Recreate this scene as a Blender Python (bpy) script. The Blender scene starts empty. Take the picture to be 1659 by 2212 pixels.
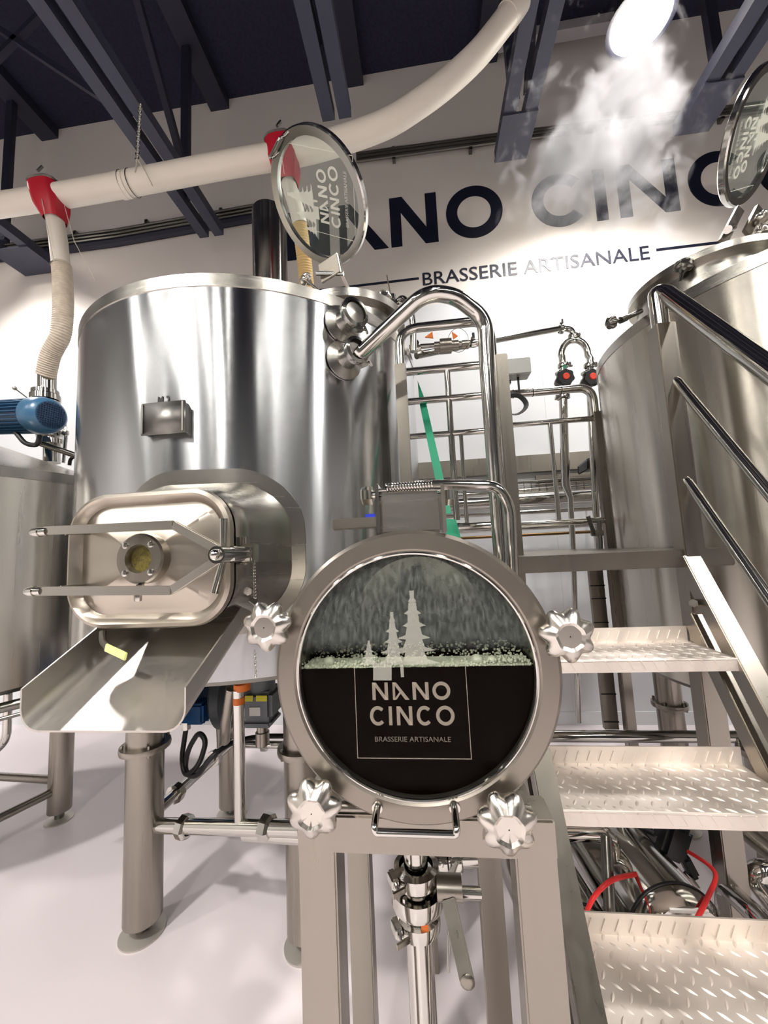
import bpy, bmesh, math, random
from mathutils import Vector, Matrix
random.seed(7)
PI = math.pi
C = bpy.context.scene.collection
V = Vector
# ------------------------------------------------------------------ camera
H = 1.45                                   # eye height in metres
FPX, CX, CY = 831.0, 829.5, 1106.0         # focal length and centre in pixels of the 1659x2212 frame
R = Matrix(((0.99295528, -0.05712938, -0.10380769), (0.10897452, 0.09632467, 0.98936652), (-0.04652265, -0.99370911, 0.10187173)))
cam = bpy.data.cameras.new('camera'); camo = bpy.data.objects.new('camera', cam); C.objects.link(camo)
cam.sensor_fit = 'VERTICAL'; cam.sensor_height = 36; cam.sensor_width = 27; cam.lens = FPX / 2212 * 36
cam.clip_start = 0.02
rt, dn, fw = R.col[0], R.col[1], R.col[2]
camo.matrix_world = Matrix(((rt[0], -dn[0], -fw[0], 0), (rt[1], -dn[1], -fw[1], 0), (rt[2], -dn[2], -fw[2], H), (0, 0, 0, 1)))
bpy.context.scene.camera = camo
def ray(px, py): return R @ V((px - CX, py - CY, FPX))
def P(px, py, Y):                          # measured point: a pixel of the photo at depth Y
    d = ray(px, py); return V((0, 0, H)) + d * (Y / d.y)
def PZ(px, py, z):
    d = ray(px, py); return V((0, 0, H)) + d * ((z - H) / d.z)
# ------------------------------------------------------------------ render look, world
vs = bpy.context.scene.view_settings
vs.view_transform = 'Standard'; vs.look = 'None'; vs.gamma = 1; vs.use_curve_mapping = False; vs.exposure = 0.0
w = bpy.data.worlds.new('world'); bpy.context.scene.world = w; w.use_nodes = True
w.node_tree.nodes['Background'].inputs[0].default_value = (0.9, 0.93, 1, 1); w.node_tree.nodes['Background'].inputs[1].default_value = 0.05
WALL_Y = 3.39; CEIL = 6.23
# high bay lamps: (x, y, z, watts)
LAMPS = [(1.56, 2.32, 4.75, 135), (-3.9, 2.3, 4.75, 130), (0.9, -1.3, 4.9, 235), (-2.3, -1.5, 4.9, 240), (-1.1, -4.6, 4.9, 160), (3.6, -1.2, 4.9, 170), (-5.2, -1.8, 4.9, 170)]
STRIPS = [(-3.4, -2.6), (-2.75, -3.4), (-1.6, -2.6), (-0.55, -3.2), (1.2, -2.6), (2.7, -3.2), (-5.0, -3.0)]  # strips read off streaks on the middle tank, some added for more streaks
STRIP_E = 38
STEAM_D = 7

# ------------------------------------------------------------------ materials
def lin(c):
    return tuple(((x / 255) / 12.92 if x / 255 <= 0.04045 else (((x / 255) + 0.055) / 1.055) ** 2.4) for x in c) + (1,)
def mat(name, col, rough=0.5, metal=0.0, aniso=0, noise=0, nscale=(8, 8, 8), bump=0, spec=0.5, colvar=0, trans=0, emit=None, es=0, coord='Object', detail=4, coat=0):
    m = bpy.data.materials.new(name); m.use_nodes = True; nt = m.node_tree; b = nt.nodes['Principled BSDF']
    b.inputs['Base Color'].default_value = lin(col); b.inputs['Roughness'].default_value = rough; b.inputs['Metallic'].default_value = metal
    b.inputs['Specular IOR Level'].default_value = spec
    if coat: b.inputs['Coat Weight'].default_value = coat; b.inputs['Coat Roughness'].default_value = .1
    if aniso:
        b.inputs['Anisotropic'].default_value = aniso
        tg = nt.nodes.new('ShaderNodeTangent'); tg.direction_type = 'RADIAL'; tg.axis = 'Z'; nt.links.new(tg.outputs[0], b.inputs['Tangent'])
    if noise or bump or colvar:
        tc = nt.nodes.new('ShaderNodeTexCoord'); mp = nt.nodes.new('ShaderNodeMapping'); mp.inputs['Scale'].default_value = nscale
        nz = nt.nodes.new('ShaderNodeTexNoise'); nz.inputs['Scale'].default_value = 1; nz.inputs['Detail'].default_value = detail
        nt.links.new(tc.outputs[coord], mp.inputs[0]); nt.links.new(mp.outputs[0], nz.inputs[0])
        if noise:
            mr = nt.nodes.new('ShaderNodeMapRange'); mr.inputs['From Min'].default_value = .3; mr.inputs['From Max'].default_value = .7
            mr.inputs['To Min'].default_value = max(0.02, rough - noise); mr.inputs['To Max'].default_value = rough + noise
            nt.links.new(nz.outputs[0], mr.inputs[0]); nt.links.new(mr.outputs[0], b.inputs['Roughness'])
        if bump:
            bp = nt.nodes.new('ShaderNodeBump'); bp.inputs['Strength'].default_value = bump; bp.inputs['Distance'].default_value = 0.002
            nt.links.new(nz.outputs[0], bp.inputs['Height']); nt.links.new(bp.outputs[0], b.inputs['Normal'])
        if colvar:
            cr = nt.nodes.new('ShaderNodeMapRange'); cr.inputs['From Min'].default_value = .3; cr.inputs['From Max'].default_value = .7
            cr.inputs['To Min'].default_value = 1 - colvar; cr.inputs['To Max'].default_value = 1 + colvar
            mx = nt.nodes.new('ShaderNodeMix'); mx.data_type = 'RGBA'; mx.blend_type = 'MULTIPLY'; mx.inputs['Factor'].default_value = 1
            mx.inputs['A'].default_value = lin(col); nt.links.new(nz.outputs[0], cr.inputs[0]); nt.links.new(cr.outputs[0], mx.inputs['B'])
            nt.links.new(mx.outputs['Result'], b.inputs['Base Color'])
    if emit: b.inputs['Emission Color'].default_value = lin(emit); b.inputs['Emission Strength'].default_value = es
    return m
def glassmat(name, tint, rough=0.0, frost=0.0, wet=False, base=.03):
    m = bpy.data.materials.new(name); m.use_nodes = True; nt = m.node_tree; nt.nodes.clear()
    o = nt.nodes.new('ShaderNodeOutputMaterial'); t = nt.nodes.new('ShaderNodeBsdfTransparent'); g = nt.nodes.new('ShaderNodeBsdfGlossy')
    t.inputs[0].default_value = tint; g.inputs['Roughness'].default_value = rough
    lw = nt.nodes.new('ShaderNodeLayerWeight'); pw = nt.nodes.new('ShaderNodeMath'); pw.operation = 'POWER'; pw.inputs[1].default_value = 5; nt.links.new(lw.outputs['Facing'], pw.inputs[0])
    fr = nt.nodes.new('ShaderNodeMath'); fr.operation = 'MULTIPLY_ADD'; fr.inputs[1].default_value = .85; fr.inputs[2].default_value = base; nt.links.new(pw.outputs[0], fr.inputs[0])
    mx = nt.nodes.new('ShaderNodeMixShader'); nt.links.new(fr.outputs[0], mx.inputs[0]); nt.links.new(t.outputs[0], mx.inputs[1]); nt.links.new(g.outputs[0], mx.inputs[2])
    last = mx
    if frost:
        d = nt.nodes.new('ShaderNodeBsdfDiffuse'); d.inputs[0].default_value = (.62, .66, .62, 1)
        m2 = nt.nodes.new('ShaderNodeMixShader'); nt.links.new(mx.outputs[0], m2.inputs[1]); nt.links.new(d.outputs[0], m2.inputs[2]); m2.inputs[0].default_value = frost
        last = m2
        if wet:                                # condensation: runs and beads above the waterline
            tc = nt.nodes.new('ShaderNodeTexCoord'); mp = nt.nodes.new('ShaderNodeMapping'); mp.inputs['Scale'].default_value = (190, 40, 60)
            nz = nt.nodes.new('ShaderNodeTexNoise'); nz.inputs['Scale'].default_value = 1; nz.inputs['Detail'].default_value = 5
            nt.links.new(tc.outputs['Object'], mp.inputs[0]); nt.links.new(mp.outputs[0], nz.inputs[0])
            sp = nt.nodes.new('ShaderNodeSeparateXYZ'); nt.links.new(tc.outputs['Object'], sp.inputs[0])
            mr = nt.nodes.new('ShaderNodeMapRange'); mr.inputs['From Min'].default_value = .42; mr.inputs['From Max'].default_value = .68; mr.inputs['To Min'].default_value = frost * .55; mr.inputs['To Max'].default_value = frost * 1.5
            nt.links.new(nz.outputs[0], mr.inputs[0])
            hz = nt.nodes.new('ShaderNodeMapRange'); hz.inputs['From Min'].default_value = 0.03; hz.inputs['From Max'].default_value = .05; nt.links.new(sp.outputs['Z'], hz.inputs[0])
            mu = nt.nodes.new('ShaderNodeMath'); mu.operation = 'MULTIPLY'; nt.links.new(mr.outputs[0], mu.inputs[0]); nt.links.new(hz.outputs[0], mu.inputs[1])
            nt.links.new(mu.outputs[0], m2.inputs[0])
            bp = nt.nodes.new('ShaderNodeBump'); bp.inputs['Strength'].default_value = .3; bp.inputs['Distance'].default_value = .001
            mu2 = nt.nodes.new('ShaderNodeMath'); mu2.operation = 'MULTIPLY'; nt.links.new(nz.outputs[0], mu2.inputs[0]); nt.links.new(hz.outputs[0], mu2.inputs[1])
            nt.links.new(mu2.outputs[0], bp.inputs['Height']); nt.links.new(bp.outputs[0], g.inputs['Normal'])
    nt.links.new(last.outputs[0], o.inputs[0]); return m
def etchmat(name, col, a):
    m = bpy.data.materials.new(name); m.use_nodes = True; nt = m.node_tree; nt.nodes.clear()
    o = nt.nodes.new('ShaderNodeOutputMaterial'); t = nt.nodes.new('ShaderNodeBsdfTransparent'); d = nt.nodes.new('ShaderNodeBsdfDiffuse'); d.inputs[0].default_value = lin(col)
    mx = nt.nodes.new('ShaderNodeMixShader'); mx.inputs[0].default_value = a
    nt.links.new(t.outputs[0], mx.inputs[1]); nt.links.new(d.outputs[0], mx.inputs[2]); nt.links.new(mx.outputs[0], o.inputs[0]); return m
def M_tank(name, seed, rough=.17, col=(205, 203, 198)):
    # sheet steel of a shell: brushed round the vessel, with faint upright polishing bands
    m = bpy.data.materials.new(name); m.use_nodes = True; nt = m.node_tree; b = nt.nodes['Principled BSDF']
    b.inputs['Metallic'].default_value = 1; b.inputs['Anisotropic'].default_value = .93; b.inputs['Base Color'].default_value = lin(col)
    tg = nt.nodes.new('ShaderNodeTangent'); tg.direction_type = 'RADIAL'; tg.axis = 'Z'; nt.links.new(tg.outputs[0], b.inputs['Tangent']); b.inputs['Anisotropic Rotation'].default_value = .25
    tc = nt.nodes.new('ShaderNodeTexCoord'); mp = nt.nodes.new('ShaderNodeMapping'); mp.inputs['Scale'].default_value = (9, 9, .25); mp.inputs['Location'].default_value = (seed, seed, 0)
    nz = nt.nodes.new('ShaderNodeTexNoise'); nz.inputs['Scale'].default_value = 1; nz.inputs['Detail'].default_value = 4
    nt.links.new(tc.outputs['Object'], mp.inputs[0]); nt.links.new(mp.outputs[0], nz.inputs[0])
    mr = nt.nodes.new('ShaderNodeMapRange'); mr.inputs['From Min'].default_value = .3; mr.inputs['From Max'].default_value = .7; mr.inputs['To Min'].default_value = rough * .7; mr.inputs['To Max'].default_value = rough * 1.4
    nt.links.new(nz.outputs[0], mr.inputs[0]); nt.links.new(mr.outputs[0], b.inputs['Roughness'])
    bp = nt.nodes.new('ShaderNodeBump'); bp.inputs['Strength'].default_value = .12; bp.inputs['Distance'].default_value = .004
    nt.links.new(nz.outputs[0], bp.inputs['Height']); nt.links.new(bp.outputs[0], b.inputs['Normal'])
    return m
tank1 = M_tank('brushed steel shell', 0, .18, (188, 190, 192)); tank2 = M_tank('brushed steel shell warm', 5, .24, (200, 195, 185)); tank3 = M_tank('brushed steel shell left', 9, .3, (205, 200, 190))
satin = mat('satin steel', (152, 146, 137), .3, 1, noise=.03, nscale=(60, 60, 1.5))
satin_d = mat('brushed steel band', (172, 169, 162), .26, 1, noise=.02, nscale=(3, 3, 90))
polish = mat('polished steel', (200, 198, 192), .1, 1)
footm = mat('matt foot steel', (200, 194, 186), .55, .85)
cast = mat('cast steel', (205, 200, 192), .25, 1)
treadm = mat('tread plate steel', (238, 230, 222), .6, 1, noise=.03, nscale=(60, 60, 60))
chutem = mat('scratched sheet steel', (196, 191, 184), .38, 1, noise=.03, nscale=(200, 20, 200), bump=.03)
ringm = mat('matt ring steel', (144, 137, 128), .36, 1, noise=.02, nscale=(80, 80, 80))
darksteel = mat('dark steel', (120, 118, 112), .3, 1)
wallm = mat('white wall paint', (220, 214, 208), .75, colvar=.02, nscale=(.6, .6, .6))
wallpan = mat('white hygienic panel', (214, 216, 219), .35, colvar=.015, nscale=(.8, .8, .8))
floorm = mat('light epoxy floor', (212, 203, 205), .3, spec=.4)
deckm = mat('navy roof deck', (22, 22, 44), .85, colvar=.35, nscale=(40, 40, 40), bump=.3)
joistm = mat('navy painted joist', (56, 58, 74), .55, colvar=.06, nscale=(3, 3, 3))
joistd = mat('dark navy joist', (30, 31, 48), .6)
navy = mat('navy sign paint', (16, 20, 42), .5)
pvc = mat('white duct plastic', (222, 214, 202), .45, colvar=.03, nscale=(4, 4, 4))
red = mat('red saddle paint', (178, 20, 42), .4)
hosem = mat('beige ribbed hose', (196, 184, 166), .6, colvar=.15, nscale=(30, 30, 30))
blackm = mat('black rubber', (18, 18, 20), .45)
bluem = mat('blue motor paint', (34, 74, 108), .38)
bluem2 = mat('deep blue paint', (16, 70, 120), .4)
greym = mat('grey gearbox paint', (104, 110, 114), .45)
greyd = mat('dark grey gearbox paint', (52, 58, 62), .45)
greenm = mat('green plastic', (6, 128, 92), .45)
orange = mat('orange tape', (226, 116, 30), .5)
redh = mat('red air hose', (226, 40, 40), .35)
yell = mat('yellow label', (206, 200, 40), .5)
white = mat('white label', (215, 215, 208), .5)
knobblack = mat('black plastic', (24, 24, 26), .35)
redcap = mat('orange red cap', (226, 66, 40), .4)
copper = mat('brown pipe', (120, 96, 66), .35, 1)
beer = mat('dark beer', (7, 3, 2), .2, spec=.0)
foamm = mat('beer foam', (176, 178, 160), .35, colvar=.15, nscale=(90, 90, 90))
grain = mat('wet grain', (104, 92, 36), .6, colvar=.5, nscale=(200, 200, 200), bump=.6)
inner = mat('inner steel', (178, 178, 166), .25, 1, noise=.1, nscale=(30, 30, 30))
clearglass = glassmat('clear small glass', (.95, .95, .9, 1), .02)
glass = glassmat('clear lid glass', (.93, .96, .94, 1), .02, .035)
wetglass = glassmat('wet sight glass', (.93, .945, .925, 1), .03, .06, True, .003)
etch = etchmat('etched glass', (225, 225, 215), .55); etchd = etchmat('etched glass dim', (182, 170, 155), .28); etcht = etchmat('etched glass pale', (200, 200, 188), .24)
lampm = mat('lamp lens', (255, 255, 255), .3, emit=(255, 246, 230), es=60)
stripm = mat('strip lens', (255, 255, 255), .3, emit=(255, 250, 242), es=STRIP_E)

# ------------------------------------------------------------------ geometry helpers
class MB:
    def __init__(s): s.bm = bmesh.new(); s.mats = []
    def _add(s, vs_, fs, smooth=True):
        v = [s.bm.verts.new(x) for x in vs_]; out = []
        for f in fs:
            try: q = s.bm.faces.new([v[i] for i in f]); q.smooth = smooth; out.append(q)
            except ValueError: pass
        return out
    def box(s, c, size, rot=None, bev=0.0):
        b = bmesh.new(); bmesh.ops.create_cube(b, size=1)
        for v in b.verts: v.co = V((v.co.x * size[0], v.co.y * size[1], v.co.z * size[2]))
        if bev: bmesh.ops.bevel(b, geom=b.edges[:], offset=bev, segments=2, affect='EDGES')
        m = (rot if isinstance(rot, Matrix) else Matrix.Rotation(rot or 0, 3, 'Z'))
        b.verts.index_update()
        s._add([m @ v.co + V(c) for v in b.verts], [[v.index for v in f.verts] for f in b.faces], bool(bev)); b.free(); return s
    def bar(s, p0, p1, wd, ht, up=V((0, 0, 1)), bev=0.0):
        p0, p1 = V(p0), V(p1); d = p1 - p0; L = d.length; d.normalize()
        if abs(d.dot(up)) > .99: up = V((0, 1, 0))
        x = d.cross(up).normalized(); z = x.cross(d).normalized()
        return s.box((p0 + p1) / 2, (wd, L, ht), Matrix((x, d, z)).transposed(), bev)
    def rings(s, rs, closed=True, cap=True, loop=False):
        n = len(rs[0]); vs_ = [p for r in rs for p in r]; fs = []
        K = len(rs)
        for k in range(K if loop else K - 1):
            k2 = (k + 1) % K
            for i in range(n if closed else n - 1):
                j = (i + 1) % n; fs.append([k * n + i, k * n + j, k2 * n + j, k2 * n + i])
        if cap and not loop: fs.append(list(range(n))[::-1]); fs.append([(K - 1) * n + i for i in range(n)])
        s._add(vs_, fs); return s
    def lathe(s, prof, o=(0, 0, 0), axis=V((0, 0, 1)), seg=48, cap=False, mod=None):
        # prof: (radius, height) pairs
        axis = V(axis).normalized(); t = V((1, 0, 0)) if abs(axis.x) < .9 else V((0, 1, 0))
        a = axis.cross(t).normalized(); b = axis.cross(a); o = V(o); rs = []
        for r, h in prof:
            rs.append([o + axis * h + (a * math.cos(2 * PI * i / seg) + b * math.sin(2 * PI * i / seg)) * (r * (mod(2 * PI * i / seg, r) if mod else 1)) for i in range(seg)])
        return s.rings(rs, cap=cap)
    def cyl(s, p0, p1, r, r1=None, seg=24):
        p0, p1 = V(p0), V(p1); d = p1 - p0
        return s.lathe([(r, 0), (r if r1 is None else r1, d.length)], p0, d, seg, True)
    def tube(s, pts, r, bend=0.0, seg=16, closed=False, nb=6, cap=True):
        pts = [V(p) for p in pts]
        if bend and len(pts) > 2:
            q = [pts[0]]
            for i in range(1, len(pts) - 1):
                a, b, c = pts[i - 1], pts[i], pts[i + 1]; da = (a - b); dc = (c - b); k = min(bend, da.length * .49, dc.length * .49)
                p, e = b + da.normalized() * k, b + dc.normalized() * k
                for j in range(nb + 1):
                    t = j / nb; q.append(p * (1 - t) ** 2 + b * 2 * t * (1 - t) + e * t * t)
            q.append(pts[-1]); pts = q
        n = len(pts); tg = []
        for i in range(n):
            if closed: d = pts[(i + 1) % n] - pts[i - 1]
            else: d = pts[min(i + 1, n - 1)] - pts[max(i - 1, 0)]
            tg.append(d.normalized())
        up = V((0, 0, 1)) if abs(tg[0].z) < .9 else V((0, 1, 0))
        x = tg[0].cross(up).normalized(); rs = []
        for i in range(n):
            x = (x - tg[i] * x.dot(tg[i])).normalized(); y = tg[i].cross(x)
            rr = r[i] if isinstance(r, (list, tuple)) else r
            rs.append([pts[i] + (x * math.cos(2 * PI * k / seg) + y * math.sin(2 * PI * k / seg)) * rr for k in range(seg)])
        return s.rings(rs, cap=cap, loop=closed)
    def prism(s, poly, d):                 # poly: 3D outline, d: extrusion vector
        n = len(poly); poly = [V(p) for p in poly]; d = V(d)
        vs_ = poly + [p + d for p in poly]
        s._add(vs_, [list(range(n)), [n + i for i in range(n)][::-1]] + [[i, n + i, n + (i + 1) % n, (i + 1) % n] for i in range(n)], False); return s
    def ball(s, c, r, sc=(1, 1, 1), sub=2):
        b = bmesh.new(); bmesh.ops.create_icosphere(b, subdivisions=sub, radius=r); b.verts.index_update()
        s._add([V((v.co.x * sc[0], v.co.y * sc[1], v.co.z * sc[2])) + V(c) for v in b.verts], [[v.index for v in f.verts] for f in b.faces]); b.free(); return s
    def build(s, name, m, parent=None, label=None):
        me = bpy.data.meshes.new(name); bmesh.ops.recalc_face_normals(s.bm, faces=s.bm.faces[:])
        for e in s.bm.edges:
            if len(e.link_faces) == 2 and e.calc_face_angle(0) > .55: e.smooth = False
        off = OFF.get(parent.name, V((0, 0, 0))) if parent else V((0, 0, 0))
        if off.length: bmesh.ops.translate(s.bm, verts=s.bm.verts[:], vec=-off)
        s.bm.to_mesh(me); s.bm.free(); me.materials.append(m)
        o = bpy.data.objects.new(name, me); C.objects.link(o); OFF[o.name] = off
        if parent: o.parent = parent
        if label: o['label'] = label
        return o
OFF = {}
def thing(name, label, cat, loc, group=None):
    o = bpy.data.objects.new(name, None); C.objects.link(o); o.location = loc; o['label'] = label; o['category'] = cat
    o.empty_display_size = .1
    if group: o['group'] = group
    OFF[o.name] = V(loc); return o
def tag(o, label, cat, group=None, kind=None):
    o['label'] = label; o['category'] = cat
    if group: o['group'] = group
    if kind: o['kind'] = kind
    # put the origin on the thing's base
    me = o.data; xs = [v.co for v in me.vertices]
    c = V(((min(p.x for p in xs) + max(p.x for p in xs)) / 2, (min(p.y for p in xs) + max(p.y for p in xs)) / 2, min(p.z for p in xs)))
    me.transform(Matrix.Translation(-c)); o.location = c; OFF[o.name] = c
    return o
def struct(o, label):
    o['kind'] = 'structure'; o['label'] = label; return o
def clamp_at(parent, c, axis, r, name='clamp', m=None, wing=None):
    # tri-clamp: a grooved collar round a pipe joint with a wing nut
    axis = V(axis).normalized(); b = MB()
    b.lathe([(r * 1.0, -.014), (r * 1.32, -.011), (r * 1.36, 0), (r * 1.32, .011), (r * 1.0, .014)], c, axis, 28)
    t = V(wing) if wing else axis.cross(V((0, 1, .01))).normalized()
    t = (t - axis * t.dot(axis)).normalized(); q = V(c) + t * r * 1.45; s_ = axis.cross(t)
    b.bar(q - s_ * .016, q + s_ * .016, .016, .02, axis, .003)
    b.cyl(q - s_ * .018, q + s_ * .03, .0045, seg=10)
    b.bar(q + s_ * .03 - t * .014, q + s_ * .034 + t * .016, .005, .013, axis, .002)
    return b.build(name, m or polish, parent)
def star_knob(parent, c, axis, r, n=7, m=None, stem=.06, depth=.032):
    # lobed hand knob: scalloped rim, dished face, stem behind
    axis = V(axis).normalized(); ph = random.random()
    def mod(t, rr): return 1 if rr < r * .4 else 1 - .21 * (0.5 - 0.5 * math.cos(n * (t + ph))) ** 1.4 * min(1, (rr / r) ** 2)
    b = MB().lathe([(.001, .1 * depth), (r * .4, .1 * depth), (r * .52, .0), (r * .72, .16 * depth), (r * .9, .3 * depth), (r, .5 * depth), (r * .98, .75 * depth), (r * .86, depth), (r * .5, depth * 1.1), (r * .3, depth * 1.5), (.001, depth * 1.5)], V(c), -axis, 84, False, mod)
    k = b.build('star_knob', m or cast, parent)
    if stem: MB().cyl(V(c) - axis * depth * 1.4, V(c) - axis * (depth * 1.4 + stem), r * .2, seg=16).build('stem', m or polish, k)
    return k
def rrect(cx_, cz_, w_, h_, r_, n=8):
    pts = []
    for (sx, sz, a0) in ((1, 1, 0), (-1, 1, 90), (-1, -1, 180), (1, -1, 270)):
        for i in range(n + 1):
            a = math.radians(a0 + 90 * i / n); pts.append((cx_ + sx * (w_ / 2 - r_) + r_ * math.cos(a), cz_ + sz * (h_ / 2 - r_) + r_ * math.sin(a)))
    return pts

# ------------------------------------------------------------------ the room
struct(MB().box((-.6, -2.0, -.05), (13.4, 11.2, .1)).build('floor', floorm), 'light grey glossy epoxy floor under the tanks')
struct(MB().box((-.6, -2.0, CEIL + .05), (13.4, 11.2, .1)).build('ceiling', deckm), 'dark navy roof deck')
wb = struct(MB().box((-.6, WALL_Y + .06, CEIL / 2), (13.4, .12, CEIL)).build('wall_back', wallm), 'white back wall carrying the painted sign')
SEAM = 3.69
struct(MB().box((-.6, WALL_Y - .006, SEAM / 2), (13.2, .012, SEAM)).build('trim_1', wallpan), 'glossy white wall panel covering the lower back wall')
struct(MB().box((-.6, WALL_Y - .012, .05), (13.2, .012, .1)).build('baseboard_back', wallpan), 'white base strip along the back wall')
b = MB()
for x in (-6.1, -4.9, -3.7, -2.5, -1.3, -.1, 1.1, 2.3, 3.5): b.box((x, WALL_Y - .0125, SEAM / 2), (.003, .002, SEAM))
struct(b.build('trim_2', mat('panel joint', (205, 205, 205), .5)), 'thin upright panel joints on the lower back wall')
struct(MB().box((-7.2, -2, CEIL / 2), (.1, 11, CEIL)).build('wall_left', mat('grey wall paint', (185, 183, 180), .7)), 'left wall, greyed for the reflections')  # unseen wall, its grey set for what the left tank reflects
struct(MB().box((6.0, -2, CEIL / 2), (.1, 11, CEIL)).build('wall_right', mat('grey wall paint dim', (120, 118, 116), .7)), 'right wall, darkened for the reflections')  # unseen wall, darkened so the steel mirrors a dimmer room
wf = struct(MB().box((-.6, -7.4, CEIL / 2), (13.4, .1, CEIL)).build('wall_front', mat('wall tone for reflections', (128, 131, 136), .7)), 'wall behind the camera, darkened for the reflections in the steel')  # unseen wall, the dark of the room behind put into its colour
for i, (x, w_) in enumerate(((-5.2, 1.6), (-2.4, 2.0), (1.2, 1.3), (4.0, 1.8))):  # doors added out of view to give tank reflections dark contrast
    struct(MB().box((x, -7.33, 1.7), (w_, .05, 3.4)).build('door_%d' % (i + 1), joistd), 'dark roller door added behind the camera for contrast in the reflections')

# roof joists, running from the wall towards the viewer
def joist(name, label, x, yend, wdt=.24, plate=False):
    t = thing('roof_joist', label, 'joist', (x, yend, 4.54), 'open web joists under the roof deck')
    L = 7.2
    for s in (-1, 1):
        MB().box((x + s * (wdt / 2 - .045), yend - L / 2, 4.585), (.09, L, .09)).build('bottom_chord', joistm, t)
    MB().box((x, WALL_Y - 5, CEIL - .06), (.2, 10, .11)).build('top_chord', joistd, t)
    y = yend - .35; k = 0
    while y > yend - L + .8:
        MB().bar((x - .04, y, 4.6), (x - .04, y, CEIL - .1), .07, .05).build('web_post', joistd, t)
        MB().bar((x + .04, y - .05, 4.6), (x + .04, y - 1.15, CEIL - .1), .05, .05).build('web_diagonal', joistd, t)
        y -= 1.3
    if plate: MB().box((x, yend - .17, 4.535), (wdt + .01, .34, .02)).build('end_plate', joistm, t)
    return t
joist('', 'navy joist crossing behind the duct above the left tank, its bottom chord reaching the wall', -1.88, 3.23)
joist('', 'navy joist whose chord ends behind the curved duct above the open glass lid', -.46, 2.42, .21)
joist('', 'navy joist with wide end plate above the letter O and C of the sign', .85, 2.9, plate=True)
joist('', 'navy joist with wide end plate right of the lamp and steam', 2.2, 2.9, plate=True)
joist('', 'navy joist hanging behind the red duct saddle at the left edge', -3.85, 3.38, .4, plate=True)
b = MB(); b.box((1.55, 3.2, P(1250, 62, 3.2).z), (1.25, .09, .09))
tag(b.build('bridging_bar', mat('bridging with painted light', (150, 146, 150), .5)), 'horizontal bar joining two joists beside the lamp, lamplight put into its colour', 'bar')  # paler than the joists: lamplight on the bar is in its colour
def bridging(x0, x1, y, label):
    b = MB(); b.bar((x0, y, 4.65), (x1, y, CEIL - .15), .04, .04); b.bar((x0, y, CEIL - .15), (x1, y, 4.65), .04, .04)
    tag(b.build('cross_bracing', joistd), label, 'bracing')
bridging(-3.65, -2.0, 2.2, 'dark crossed bracing between the two joists at the left')
bridging(-1.76, -.58, 1.3, 'dark crossed bracing between joists above the middle tank')
bridging(-.34, .72, 1.3, 'dark crossed bracing between joists right of the duct bend')

# conduits along the wall
def conduit(label, pts, r, n, m):
    t = thing('conduit_run', label, 'conduit', pts[0])
    for k in range(n):
        MB().tube([V(p) + V((0, 0, k * r * 2.3)) for p in pts], r, seg=8).build('conduit', m, t)
    x0, x1 = pts[0].x, pts[-1].x; q = int((x1 - x0) / .9)
    for i in range(q + 1):
        f = (i + .5) / (q + 1); c = pts[0].lerp(pts[-1], f); MB().box(c + V((0, .02, r * 2.3 * (n - 1) / 2)), (.03, .05, r * 2.4 * n + .02)).build('strap', darksteel, t)
    return t
conduit('bundle of thin grey conduits on the wall left, behind the ducts', [P(-60, 552, 3.34), P(250, 512, 3.34), P(560, 457, 3.34)], .016, 3, darksteel)
conduit('bundle of thin grey conduits on the wall above the sign', [P(770, 348, 3.34), P(1110, 302, 3.34), P(1659, 238, 3.34)], .016, 3, darksteel)
tag(MB().tube([P(-60, 565, 3.36), P(250, 524, 3.36), P(560, 469, 3.36)], .04, seg=8).build('dark_pipe', joistd), 'dark pipe under the conduits on the wall left', 'pipe')

# ------------------------------------------------------------------ painted sign on the wall
def seg_poly(p, q, wd):      # slanted stroke with horizontal ends, 2D
    return [(p[0], p[1]), (p[0] + wd, p[1]), (q[0] + wd, q[1]), (q[0], q[1])]
def letter(ch, x0, x1, z0, z1, s):
    # each letter as a list of 2D polygons
    if ch == 'N': return [[(x0, z0), (x0 + s, z0), (x0 + s, z1), (x0, z1)], [(x1 - s, z0), (x1, z0), (x1, z1), (x1 - s, z1)], [(x0, z1), (x0 + s * 1.15, z1), (x1, z0), (x1 - s * 1.15, z0)]]
    if ch == 'I': return [[(x0, z0), (x1, z0), (x1, z1), (x0, z1)]]
    if ch == 'A':
        mx, mz = x0 + (x1 - x0) * .42, z0 + (z1 - z0) * .42
        return [[(x0, z0), (x0 + s * .72, z0), (x0 + s * .72, z1), (x0, z1)], [(x0, z1), (x0 + s * 1.1, z1), (x1, z0), (x1 - s * 1.3, z0)], [(x0 + s * .3, z0), (x0 + s * 1.0, z0), (mx + s * .5, mz), (mx - s * .1, mz + s * .1)]]
    n = 48; cx_, cz_ = (x0 + x1) / 2, (z0 + z1) / 2; rx, rz = (x1 - x0) / 2, (z1 - z0) / 2 * 1.04
    a0, a1 = (0, 2 * PI) if ch == 'O' else (math.radians(44), math.radians(316))
    if ch == 'C': rx *= 1.12; cx_ += (x1 - x0) * .06
    out = []
    for i in range(n):
        a, c = a0 + (a1 - a0) * i / n, a0 + (a1 - a0) * (i + 1) / n
        out.append([(cx_ + rx * math.cos(a), cz_ + rz * math.sin(a)), (cx_ + rx * math.cos(c), cz_ + rz * math.sin(c)), (cx_ + (rx - s) * math.cos(c), cz_ + (rz - s) * math.sin(c)), (cx_ + (rx - s) * math.cos(a), cz_ + (rz - s) * math.sin(a))])
    return out
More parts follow.
